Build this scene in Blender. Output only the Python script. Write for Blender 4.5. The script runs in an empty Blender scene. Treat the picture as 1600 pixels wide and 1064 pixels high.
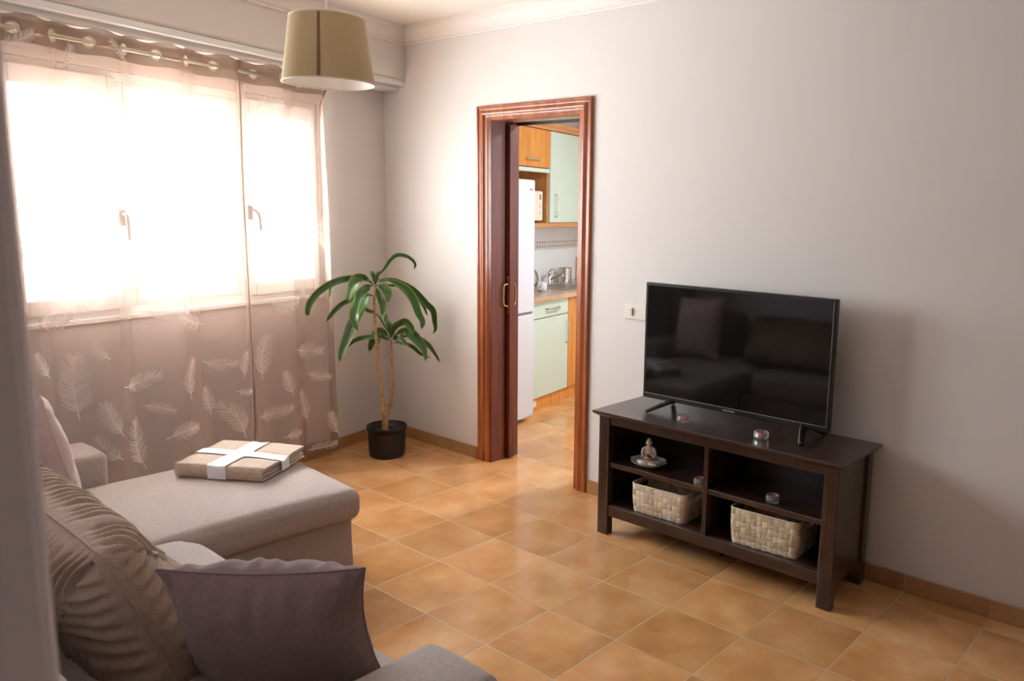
import bpy, bmesh, math, random
from mathutils import Vector, Matrix, Euler, noise
random.seed(7)
PI = math.pi
SC = bpy.context.scene
COL = SC.collection

# ------------------------------------------------------------------ camera
def make_camera():
    f, yaw, pitch, roll = 1256.38, -0.683987, 0.161860, 0.022149
    fw = Vector((math.sin(yaw)*math.cos(pitch), math.cos(yaw)*math.cos(pitch), -math.sin(pitch)))
    r = Vector((math.cos(yaw), -math.sin(yaw), 0)); u = r.cross(fw)
    r2 = r*math.cos(roll)+u*math.sin(roll); u2 = -r*math.sin(roll)+u*math.cos(roll)
    M = Matrix((r2, u2, -fw)).transposed().to_4x4()
    M.translation = Vector((4.48610, -3.24213, 1.53578))
    cd = bpy.data.cameras.new('camera'); co = bpy.data.objects.new('camera', cd); COL.objects.link(co)
    co.matrix_world = M
    cd.sensor_fit = 'HORIZONTAL'; cd.sensor_width = 36; cd.lens = f*36/1600
    cd.shift_x = -138.587/1600; cd.clip_start = 0.02; cd.clip_end = 100
    cd.dof.use_dof = True; cd.dof.focus_distance = 3.9; cd.dof.aperture_fstop = 6.3
    SC.camera = co
make_camera()

# ------------------------------------------------------------------ view, world, light
SC.view_settings.view_transform = 'Standard'; SC.view_settings.look = 'None'
SC.view_settings.gamma = 1.0; SC.view_settings.use_curve_mapping = False
SC.view_settings.exposure = 2.0
SC.cycles.diffuse_bounces = 5; SC.cycles.max_bounces = 16; SC.cycles.transparent_max_bounces = 16

def make_world():
    w = bpy.data.worlds.new('daylight'); SC.world = w; w.use_nodes = True
    nt = w.node_tree; nt.nodes.clear()
    out = nt.nodes.new('ShaderNodeOutputWorld'); bg = nt.nodes.new('ShaderNodeBackground')
    geo = nt.nodes.new('ShaderNodeNewGeometry'); sep = nt.nodes.new('ShaderNodeSeparateXYZ')
    mr = nt.nodes.new('ShaderNodeMapRange'); cr = nt.nodes.new('ShaderNodeValToRGB')
    mr.inputs[1].default_value = -1; mr.inputs[2].default_value = 1
    e = cr.color_ramp.elements
    e[0].position = 0.30; e[0].color = (0.86, 0.87, 0.90, 1)     # street and facades below
    e[1].position = 0.75; e[1].color = (0.72, 0.78, 0.86, 1)      # hazy bright sky
    m = e.new(0.5); m.color = (0.69, 0.72, 0.76, 1)
    nt.links.new(geo.outputs['Incoming'], sep.inputs[0])
    inv = nt.nodes.new('ShaderNodeMath'); inv.operation = 'MULTIPLY'; inv.inputs[1].default_value = -1
    nt.links.new(sep.outputs['Z'], inv.inputs[0]); nt.links.new(inv.outputs[0], mr.inputs[0])
    nt.links.new(mr.outputs[0], cr.inputs[0]); nt.links.new(cr.outputs[0], bg.inputs[0])
    # added dimming of the world towards -y, to tone down the TV wall
    az = nt.nodes.new('ShaderNodeMapRange'); az.inputs[1].default_value = .70; az.inputs[2].default_value = .95
    az.inputs[3].default_value = WORLD_STRENGTH; az.inputs[4].default_value = WORLD_STRENGTH*.5
    nt.links.new(sep.outputs['Y'], az.inputs[0]); nt.links.new(az.outputs[0], bg.inputs[1])
    nt.links.new(bg.outputs[0], out.inputs[0])
WORLD_STRENGTH = 15.0
make_world()

RZ = math.atan2(0.21447, 0.97673)           # the window wall meets the TV wall at an obtuse corner
WF = Matrix.Rotation(RZ, 4, 'Z')            # frame: x = distance into the room, y = along the wall (+ towards the kitchen)
IDM = Matrix.Identity(4)

def portal(name, frame, loc, sx, sz, normal_to_room):
    l = bpy.data.lights.new(name, 'AREA'); l.shape = 'RECTANGLE'; l.size = sx; l.size_y = sz
    l.cycles.is_portal = True
    o = bpy.data.objects.new(name, l); COL.objects.link(o)
    z = -Vector(normal_to_room); y = Vector((0, 0, 1)); x = y.cross(z)
    R = Matrix((x, y, z)).transposed().to_4x4(); R.translation = Vector(loc)
    o.matrix_world = frame @ R
portal('window_portal', WF, (-0.21, -1.43, 1.55), 1.78, 1.15, (1, 0, 0))
portal('kitchen_window_portal', IDM, (3.32, 1.22, 1.60), .5, .6, (-1, 0, 0))

# ------------------------------------------------------------------ materials
MATS = {}
def nmat(name):
    m = bpy.data.materials.new(name); m.use_nodes = True
    nt = m.node_tree; b = nt.nodes['Principled BSDF']
    MATS[name] = m
    return m, nt, b
def N(nt, kind, **kw):
    n = nt.nodes.new(kind)
    for k, v in kw.items(): setattr(n, k, v)
    return n
def simple(name, col, rough=0.5, metal=0.0, spec=0.5, bump=0.0, bscale=60, vary=0.0, vscale=3, coat=0.0, sheen=0.0):
    m, nt, b = nmat(name)
    b.inputs['Base Color'].default_value = (*col, 1); b.inputs['Roughness'].default_value = rough
    b.inputs['Metallic'].default_value = metal; b.inputs['Specular IOR Level'].default_value = spec
    b.inputs['Coat Weight'].default_value = coat; b.inputs['Sheen Weight'].default_value = sheen
    tc = N(nt, 'ShaderNodeTexCoord')
    if vary > 0:
        nz = N(nt, 'ShaderNodeTexNoise'); nz.inputs['Scale'].default_value = vscale; nz.inputs['Detail'].default_value = 4
        mx = N(nt, 'ShaderNodeMix', data_type='RGBA')
        mx.inputs[6].default_value = (*[c*(1-vary) for c in col], 1); mx.inputs[7].default_value = (*[min(1, c*(1+vary)) for c in col], 1)
        nt.links.new(tc.outputs['Object'], nz.inputs['Vector']); nt.links.new(nz.outputs['Fac'], mx.inputs[0])
        nt.links.new(mx.outputs[2], b.inputs['Base Color'])
    if bump > 0:
        nz = N(nt, 'ShaderNodeTexNoise'); nz.inputs['Scale'].default_value = bscale; nz.inputs['Detail'].default_value = 3
        bp = N(nt, 'ShaderNodeBump'); bp.inputs['Strength'].default_value = bump; bp.inputs['Distance'].default_value = 0.002
        nt.links.new(tc.outputs['Object'], nz.inputs['Vector']); nt.links.new(nz.outputs['Fac'], bp.inputs['Height'])
        nt.links.new(bp.outputs[0], b.inputs['Normal'])
    return m
def fabric(name, col, scale=420, vary=0.22, rough=0.9, bump=0.35, dist=0.0015):
    """woven cloth: two crossed thread waves plus slubs"""
    m, nt, b = nmat(name)
    b.inputs['Roughness'].default_value = rough; b.inputs['Sheen Weight'].default_value = 0.12
    b.inputs['Sheen Roughness'].default_value = 0.5; b.inputs['Specular IOR Level'].default_value = 0.2
    tc = N(nt, 'ShaderNodeTexCoord')
    outs = []
    for sc in ((scale, scale*.12, scale), (scale*.12, scale, scale*.12)):
        mp = N(nt, 'ShaderNodeMapping'); mp.inputs['Scale'].default_value = sc
        nz = N(nt, 'ShaderNodeTexNoise'); nz.inputs['Scale'].default_value = 1; nz.inputs['Detail'].default_value = 2
        nt.links.new(tc.outputs['Object'], mp.inputs[0]); nt.links.new(mp.outputs[0], nz.inputs['Vector']); outs.append(nz.outputs['Fac'])
    ad = N(nt, 'ShaderNodeMath', operation='ADD'); nt.links.new(outs[0], ad.inputs[0]); nt.links.new(outs[1], ad.inputs[1])
    mr = N(nt, 'ShaderNodeMapRange'); mr.inputs[1].default_value = .7; mr.inputs[2].default_value = 1.3
    nt.links.new(ad.outputs[0], mr.inputs[0])
    mx = N(nt, 'ShaderNodeMix', data_type='RGBA')
    mx.inputs[6].default_value = (*[c*(1-vary) for c in col], 1); mx.inputs[7].default_value = (*[min(1, c*(1+vary)) for c in col], 1)
    nt.links.new(mr.outputs[0], mx.inputs[0]); nt.links.new(mx.outputs[2], b.inputs['Base Color'])
    bp = N(nt, 'ShaderNodeBump'); bp.inputs['Strength'].default_value = bump; bp.inputs['Distance'].default_value = dist
    nt.links.new(mr.outputs[0], bp.inputs['Height']); nt.links.new(bp.outputs[0], b.inputs['Normal'])
    return m
def wood(name, dark, light, scale=(1.5, 14, 14), rough=0.35, coat=0.3, bump=0.05):
    m, nt, b = nmat(name)
    b.inputs['Roughness'].default_value = rough; b.inputs['Coat Weight'].default_value = coat; b.inputs['Coat Roughness'].default_value = 0.2
    tc = N(nt, 'ShaderNodeTexCoord'); mp = N(nt, 'ShaderNodeMapping'); mp.inputs['Scale'].default_value = scale
    nz = N(nt, 'ShaderNodeTexNoise'); nz.inputs['Scale'].default_value = 2.2; nz.inputs['Detail'].default_value = 6; nz.inputs['Distortion'].default_value = .8
    cr = N(nt, 'ShaderNodeValToRGB'); e = cr.color_ramp.elements
    e[0].position = .35; e[0].color = (*dark, 1); e[1].position = .65; e[1].color = (*light, 1)
    nt.links.new(tc.outputs['Object'], mp.inputs[0]); nt.links.new(mp.outputs[0], nz.inputs['Vector'])
    nt.links.new(nz.outputs['Fac'], cr.inputs[0]); nt.links.new(cr.outputs[0], b.inputs['Base Color'])
    bp = N(nt, 'ShaderNodeBump'); bp.inputs['Strength'].default_value = bump; bp.inputs['Distance'].default_value = .002
    nt.links.new(nz.outputs['Fac'], bp.inputs['Height']); nt.links.new(bp.outputs[0], b.inputs['Normal'])
    return m
def tile_floor(name, T, ox, oy, grout_w, axes='XY', gain=1.0, rough=(.16, .3), grout=(0.56, 0.37, 0.2)):
    """glazed terracotta-look tiles laid on a square grid, with pale grout"""
    m, nt, b = nmat(name)
    geo = N(nt, 'ShaderNodeNewGeometry'); sp = N(nt, 'ShaderNodeSeparateXYZ'); nt.links.new(geo.outputs['Position'], sp.inputs[0])
    def axis(sock, off):
        a = N(nt, 'ShaderNodeMath', operation='SUBTRACT'); a.inputs[1].default_value = off; nt.links.new(sock, a.inputs[0])
        d = N(nt, 'ShaderNodeMath', operation='DIVIDE'); d.inputs[1].default_value = T; nt.links.new(a.outputs[0], d.inputs[0])
        fr = N(nt, 'ShaderNodeMath', operation='FLOOR'); nt.links.new(d.outputs[0], fr.inputs[0])
        rd = N(nt, 'ShaderNodeMath', operation='ROUND'); nt.links.new(d.outputs[0], rd.inputs[0])
        df = N(nt, 'ShaderNodeMath', operation='SUBTRACT'); nt.links.new(d.outputs[0], df.inputs[0]); nt.links.new(rd.outputs[0], df.inputs[1])
        ab = N(nt, 'ShaderNodeMath', operation='ABSOLUTE'); nt.links.new(df.outputs[0], ab.inputs[0])
        return fr.outputs[0], ab.outputs[0]
    fx, dx = axis(sp.outputs['X'], ox)
    if axes == 'XY':
        fy, dy = axis(sp.outputs['Y'], oy)
        mn = N(nt, 'ShaderNodeMath', operation='MINIMUM'); nt.links.new(dx, mn.inputs[0]); nt.links.new(dy, mn.inputs[1]); dist = mn.outputs[0]
    else:
        fy, dist = fx, dx
    mr = N(nt, 'ShaderNodeMapRange'); mr.inputs[1].default_value = grout_w/T*.38; mr.inputs[2].default_value = grout_w/T*.62
    nt.links.new(dist, mr.inputs[0])                                # 0 in the joint, 1 on the tile
    cmb = N(nt, 'ShaderNodeCombineXYZ'); nt.links.new(fx, cmb.inputs[0]); nt.links.new(fy, cmb.inputs[1])
    wn = N(nt, 'ShaderNodeTexWhiteNoise'); nt.links.new(cmb.outputs[0], wn.inputs['Vector'])
    sc = N(nt, 'ShaderNodeVectorMath', operation='SCALE'); sc.inputs['Scale'].default_value = 7.0; nt.links.new(wn.outputs['Color'], sc.inputs[0])
    ad = N(nt, 'ShaderNodeVectorMath', operation='ADD'); nt.links.new(geo.outputs['Position'], ad.inputs[0]); nt.links.new(sc.outputs[0], ad.inputs[1])
    nz = N(nt, 'ShaderNodeTexNoise'); nz.inputs['Scale'].default_value = 4.5; nz.inputs['Detail'].default_value = 5; nz.inputs['Roughness'].default_value = .55
    nt.links.new(ad.outputs[0], nz.inputs['Vector'])
    cr = N(nt, 'ShaderNodeValToRGB'); e = cr.color_ramp.elements
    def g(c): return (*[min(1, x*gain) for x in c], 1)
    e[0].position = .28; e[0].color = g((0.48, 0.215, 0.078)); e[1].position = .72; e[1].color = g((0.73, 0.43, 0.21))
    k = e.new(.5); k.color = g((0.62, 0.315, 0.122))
    nt.links.new(nz.outputs['Fac'], cr.inputs[0])
    hs = N(nt, 'ShaderNodeHueSaturation'); mv = N(nt, 'ShaderNodeMapRange'); mv.inputs[3].default_value = .88; mv.inputs[4].default_value = 1.1
    nt.links.new(wn.outputs['Value'], mv.inputs[0]); nt.links.new(mv.outputs[0], hs.inputs['Value']); nt.links.new(cr.outputs[0], hs.inputs['Color'])
    mx = N(nt, 'ShaderNodeMix', data_type='RGBA'); mx.inputs[6].default_value = (*grout, 1)
    nt.links.new(mr.outputs[0], mx.inputs[0]); nt.links.new(hs.outputs[0], mx.inputs[7]); nt.links.new(mx.outputs[2], b.inputs['Base Color'])
    rr = N(nt, 'ShaderNodeMapRange'); rr.inputs[3].default_value = .6; rr.inputs[4].default_value = rough[0]; nt.links.new(mr.outputs[0], rr.inputs[0])
    nt.links.new(rr.outputs[0], b.inputs['Roughness'])
    n2 = N(nt, 'ShaderNodeTexNoise'); n2.inputs['Scale'].default_value = 9; n2.inputs['Detail'].default_value = 2; nt.links.new(ad.outputs[0], n2.inputs['Vector'])
    ml = N(nt, 'ShaderNodeMath', operation='MULTIPLY_ADD'); ml.inputs[1].default_value = .35; nt.links.new(n2.outputs['Fac'], ml.inputs[0]); nt.links.new(mr.outputs[0], ml.inputs[2])
    bp = N(nt, 'ShaderNodeBump'); bp.inputs['Strength'].default_value = .35; bp.inputs['Distance'].default_value = .003
    nt.links.new(ml.outputs[0], bp.inputs['Height']); nt.links.new(bp.outputs[0], b.inputs['Normal'])
    b.inputs['Specular IOR Level'].default_value = .55
    return m
def sheer(name, col, open_fac, back=.16):
    """thin voile: some light passes straight through, the rest is scattered by the threads"""
    m, nt, b = nmat(name); nt.nodes.remove(b); out = nt.nodes['Material Output']
    tr = N(nt, 'ShaderNodeBsdfTransparent'); tl = N(nt, 'ShaderNodeBsdfTranslucent'); df = N(nt, 'ShaderNodeBsdfDiffuse')
    tr.inputs[0].default_value = (1, 1, 1, 1)
    tl.inputs[0].default_value = (*col, 1); df.inputs[0].default_value = (*col, 1)
    m1 = N(nt, 'ShaderNodeMixShader'); m1.inputs[0].default_value = back; nt.links.new(df.outputs[0], m1.inputs[1]); nt.links.new(tl.outputs[0], m1.inputs[2])
    m2 = N(nt, 'ShaderNodeMixShader')
    # seen edge-on the threads overlap, so folds look denser: openness ** (1 / sqrt cos)
    geo = N(nt, 'ShaderNodeNewGeometry'); dt = N(nt, 'ShaderNodeVectorMath', operation='DOT_PRODUCT')
    nt.links.new(geo.outputs['Normal'], dt.inputs[0]); nt.links.new(geo.outputs['Incoming'], dt.inputs[1])
    ab = N(nt, 'ShaderNodeMath', operation='ABSOLUTE'); nt.links.new(dt.outputs['Value'], ab.inputs[0])
    mxm = N(nt, 'ShaderNodeMath', operation='MAXIMUM'); mxm.inputs[1].default_value = .12; nt.links.new(ab.outputs[0], mxm.inputs[0])
    iv = N(nt, 'ShaderNodeMath', operation='DIVIDE'); iv.inputs[0].default_value = 1;  # softened
    sq = N(nt, 'ShaderNodeMath', operation='POWER'); sq.inputs[1].default_value = .45; nt.links.new(mxm.outputs[0], sq.inputs[0]); mxm = sq; nt.links.new(mxm.outputs[0], iv.inputs[1])
    pw = N(nt, 'ShaderNodeMath', operation='POWER'); pw.inputs[0].default_value = open_fac; nt.links.new(iv.outputs[0], pw.inputs[1])
    nt.links.new(pw.outputs[0], m2.inputs[0])
    nt.links.new(m1.outputs[0], m2.inputs[1]); nt.links.new(tr.outputs[0], m2.inputs[2]); nt.links.new(m2.outputs[0], out.inputs[0])
    return m
def clear_pane(name):
    m, nt, b = nmat(name); nt.nodes.remove(b); out = nt.nodes['Material Output']
    tr = N(nt, 'ShaderNodeBsdfTransparent'); gl = N(nt, 'ShaderNodeBsdfGlossy'); gl.inputs['Roughness'].default_value = .02
    tr.inputs[0].default_value = (.95, .97, .96, 1)
    fr = N(nt, 'ShaderNodeFresnel')
    # the ray is not bent on entry, so the exit face must use the outside index too (no false total reflection)
    ge = N(nt, 'ShaderNodeNewGeometry'); io = N(nt, 'ShaderNodeMapRange'); io.inputs[3].default_value = 1.45; io.inputs[4].default_value = 1/1.45
    nt.links.new(ge.outputs['Backfacing'], io.inputs[0]); nt.links.new(io.outputs[0], fr.inputs[0])
    mx = N(nt, 'ShaderNodeMixShader'); nt.links.new(fr.outputs[0], mx.inputs[0]); nt.links.new(tr.outputs[0], mx.inputs[1]); nt.links.new(gl.outputs[0], mx.inputs[2])
    nt.links.new(mx.outputs[0], out.inputs[0]); return m
def glass(name, col=(1, 1, 1), rough=0.0):
    m, nt, b = nmat(name); b.inputs['Base Color'].default_value = (*col, 1); b.inputs['Transmission Weight'].default_value = 1
    b.inputs['Roughness'].default_value = rough; b.inputs['IOR'].default_value = 1.5; return m

WALL = simple('wall_paint', (0.695, 0.650, 0.618), .85, spec=.25, bump=.25, bscale=45, vary=.015, vscale=1.5)
KWALL = simple('kitchen_wall_paint', (0.82, 0.85, 0.88), .8, spec=.3)
HALLW = simple('hallway_paint', (0.80, 0.73, 0.72), .9)
CEIL = simple('ceiling_paint', (0.84, 0.80, 0.74), .9, spec=.2)
CROWN = simple('moulding_paint', (0.80, 0.74, 0.70), .6, spec=.35)
JAMB = simple('grey_wall_paint', (0.88, 0.84, 0.92), .7, spec=.3, vary=.04, vscale=4)
FLOOR = tile_floor('glazed_terracotta_tile', 0.33, 2.1829, -1.7667, 0.007)
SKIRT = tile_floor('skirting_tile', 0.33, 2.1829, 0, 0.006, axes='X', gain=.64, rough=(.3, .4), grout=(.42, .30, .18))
PVC = simple('white_pvc', (0.80, 0.79, 0.77), .35)
GREYPL = simple('grey_plastic', (0.20, 0.18, 0.17), .4)
PANE = clear_pane('window_glass')
VOILE = sheer('sheer_voile', (0.45, 0.325, 0.27), .60, .05)
HEM = sheer('double_voile_hem', (0.28, 0.19, 0.14), .20, .10)
PRINT = sheer('feather_print', (0.90, 0.81, 0.75), .25, .06)
METAL = simple('brushed_steel', (0.62, 0.60, 0.57), .3, metal=1)
CHROME = simple('chrome', (0.75, 0.74, 0.73), .12, metal=1)
BRASS = simple('brass', (0.80, 0.52, 0.20), .25, metal=1)
SATIN = simple('rod_nickel', (0.62, 0.56, 0.44), .35, metal=.7)
SOFA = fabric('taupe_sofa_fabric', (0.45, 0.375, 0.34), 700, .22)
BACKC = fabric('sand_cushion_fabric', (0.37, 0.26, 0.19), 520, .22)
MAUVE = fabric('mauve_pillow_fabric', (0.235, 0.155, 0.15), 600, .2)
PINK = fabric('dusty_pink_pillow_fabric', (0.66, 0.52, 0.50), 600, .14)
SHADE = fabric('olive_shade_cloth', (0.47, 0.345, 0.19), 900, .1, bump=.15)
SHADEIN = simple('shade_lining', (0.80, 0.72, 0.66), .7)
BLANK = fabric('beige_blanket', (0.58, 0.465, 0.375), 380, .2, bump=.6, dist=.002)
RIBBON = simple('white_satin_ribbon', (0.82, 0.84, 0.90), .35, spec=.6, sheen=.3)
ESPR = wood('espresso_wood', (0.020, 0.0075, 0.0048), (0.038, 0.0145, 0.009), (9, 1.2, 9), .3, .7)
MAHOG = wood('mahogany', (0.25, 0.058, 0.016), (0.42, 0.125, 0.038), (12, 12, 1.0), .36, .12)
MAHOGD = wood('dark_mahogany', (0.10, 0.018, 0.010), (0.17, 0.036, 0.016), (12, 12, 1.0), .38, .15)
BEECH = wood('orange_beech', (0.56, 0.22, 0.035), (0.70, 0.31, 0.06), (10, 10, .8), .4, .2)
BEECHD = wood('beech_trim', (0.46, 0.20, 0.06), (0.60, 0.29, 0.10), (10, .8, 10), .4, .2)
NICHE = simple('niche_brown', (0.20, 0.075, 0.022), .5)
MINT = simple('pale_green_laminate', (0.54, 0.665, 0.57), .35, vary=.03, vscale=6)
APPL = simple('appliance_white', (0.62, 0.65, 0.72), .3)
CREAMPL = simple('cream_plastic', (0.74, 0.68, 0.58), .35)
DARK = simple('dark_gap', (0.02, 0.016, 0.014), .6)
TVB = simple('tv_black_gloss', (0.006, 0.005, 0.005), .12, spec=.5)
TVM = simple('tv_black_plastic', (0.010, 0.008, 0.008), .3)
TVS = simple('tv_screen', (0.004, 0.004, 0.004), .055, spec=.5)
TVL = simple('silver_trim', (0.30, 0.29, 0.29), .35, metal=.8)
POT = simple('black_pot', (0.006, 0.005, 0.006), .45, bump=.1, bscale=30)
SOIL = simple('potting_soil', (0.022, 0.015, 0.011), .95, bump=1, bscale=160)
BARK = wood('cane_bark', (0.30, 0.17, 0.07), (0.50, 0.31, 0.14), (3, 3, 40), .7, 0, .6)
CLEARG = glass('clear_glass'); MATS['clear_glass'].node_tree.nodes['Principled BSDF'].inputs['Transmission Weight'].default_value = .90
REDW = simple('red_wax', (0.55, 0.05, 0.045), .35)
PORC = simple('glazed_porcelain', (0.62, 0.60, 0.52), .25, spec=.6)
STONE = simple('statuette_plaster', (0.60, 0.50, 0.42), .6, vary=.12, vscale=40)
BOWLG = simple('gilt_bowl', (0.42, 0.24, 0.11), .4, metal=.3)
def leaf_mat():
    m, nt, b = nmat('glossy_leaf')
    uv = N(nt, 'ShaderNodeUVMap'); sp = N(nt, 'ShaderNodeSeparateXYZ'); nt.links.new(uv.outputs[0], sp.inputs[0])
    cr = N(nt, 'ShaderNodeValToRGB'); e = cr.color_ramp.elements
    e[0].position = 0; e[0].color = (.17, .27, .022, 1); e[1].position = 1; e[1].color = (.17, .27, .022, 1)
    for p, c in ((.14, (.050, .125, .014)), (.46, (.026, .078, .014)), (.5, (.06, .15, .02)), (.54, (.026, .078, .014)), (.86, (.050, .125, .014))):
        k = e.new(p); k.color = (*c, 1)
    nt.links.new(sp.outputs['X'], cr.inputs[0]); nt.links.new(cr.outputs[0], b.inputs['Base Color'])
    b.inputs['Roughness'].default_value = .3; b.inputs['Specular IOR Level'].default_value = .6
    wv = N(nt, 'ShaderNodeTexWave'); wv.inputs['Scale'].default_value = 6; nt.links.new(uv.outputs[0], wv.inputs[0])
    bp = N(nt, 'ShaderNodeBump'); bp.inputs['Strength'].default_value = .2; bp.inputs['Distance'].default_value = .001
    nt.links.new(wv.outputs['Fac'], bp.inputs['Height']); nt.links.new(bp.outputs[0], b.inputs['Normal'])
    b.inputs['Subsurface Weight'].default_value = 0
    return m
LEAF = leaf_mat()
def weave_mat():
    m, nt, b = nmat('woven_seagrass'); b.inputs['Roughness'].default_value = .7
    at = N(nt, 'ShaderNodeAttribute', attribute_name='strand'); tc = N(nt, 'ShaderNodeTexCoord')
    nz = N(nt, 'ShaderNodeTexNoise'); nz.inputs['Scale'].default_value = 160; nz.inputs['Detail'].default_value = 3
    nt.links.new(tc.outputs['Object'], nz.inputs['Vector'])
    cr = N(nt, 'ShaderNodeValToRGB'); e = cr.color_ramp.elements
    e[0].position = 0; e[0].color = (.40, .29, .17, 1); e[1].position = 1; e[1].color = (.84, .73, .56, 1)
    ma = N(nt, 'ShaderNodeMath', operation='MULTIPLY_ADD'); ma.inputs[1].default_value = .35
    nt.links.new(nz.outputs['Fac'], ma.inputs[0]); nt.links.new(at.outputs['Fac'], ma.inputs[2]); nt.links.new(ma.outputs[0], cr.inputs[0])
    nt.links.new(cr.outputs[0], b.inputs['Base Color']); return m
WEAVE = weave_mat()
def kitchen_tile():
    m, nt, b = nmat('white_wall_tile'); b.inputs['Roughness'].default_value = .2
    tc = N(nt, 'ShaderNodeTexCoord'); mp = N(nt, 'ShaderNodeMapping'); mp.inputs['Rotation'].default_value = (PI/2, 0, PI/2)
    br = N(nt, 'ShaderNodeTexBrick'); br.offset = 0; br.inputs['Color1'].default_value = (.76, .80, .80, 1); br.inputs['Color2'].default_value = (.78, .82, .82, 1)
    br.inputs['Mortar'].default_value = (.72, .75, .75, 1); br.inputs['Mortar Size'].default_value = .003; br.inputs['Scale'].default_value = 1
    br.inputs['Brick Width'].default_value = .2; br.inputs['Row Height'].default_value = .2
    sp = N(nt, 'ShaderNodeSeparateXYZ'); cb = N(nt, 'ShaderNodeCombineXYZ')
    nt.links.new(tc.outputs['Object'], sp.inputs[0]); nt.links.new(sp.outputs['Y'], cb.inputs[0]); nt.links.new(sp.outputs['Z'], cb.inputs[1])
    nt.links.new(cb.outputs[0], br.inputs['Vector']); nt.links.new(br.outputs['Color'], b.inputs['Base Color']); return m
KTILE = kitchen_tile()
def border_tile():
    m, nt, b = nmat('patterned_border_tile'); b.inputs['Roughness'].default_value = .25
    tc = N(nt, 'ShaderNodeTexCoord'); sp = N(nt, 'ShaderNodeSeparateXYZ'); cb = N(nt, 'ShaderNodeCombineXYZ')
    nt.links.new(tc.outputs['Object'], sp.inputs[0]); nt.links.new(sp.outputs['Y'], cb.inputs[0]); nt.links.new(sp.outputs['Z'], cb.inputs[1])
    ck = N(nt, 'ShaderNodeTexChecker'); ck.inputs['Scale'].default_value = 48; ck.inputs[1].default_value = (.42, .37, .36, 1); ck.inputs[2].default_value = (.74, .72, .70, 1)
    br = N(nt, 'ShaderNodeTexBrick'); br.offset = 0; br.inputs['Scale'].default_value = 1; br.inputs['Brick Width'].default_value = .2; br.inputs['Row Height'].default_value = .053
    br.inputs['Mortar Size'].default_value = .012; br.inputs['Mortar Smooth'].default_value = 0
    nt.links.new(cb.outputs[0], ck.inputs[0]); nt.links.new(cb.outputs[0], br.inputs['Vector'])
    mx = N(nt, 'ShaderNodeMix', data_type='RGBA'); nt.links.new(br.outputs['Fac'], mx.inputs[0]); nt.links.new(ck.outputs[0], mx.inputs[6]); mx.inputs[7].default_value = (.76, .75, .73, 1)
    nt.links.new(mx.outputs[2], b.inputs['Base Color']); return m
BORDER = border_tile()
PAPER = simple('paper_label', (0.80, 0.74, 0.62), .6)

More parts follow.
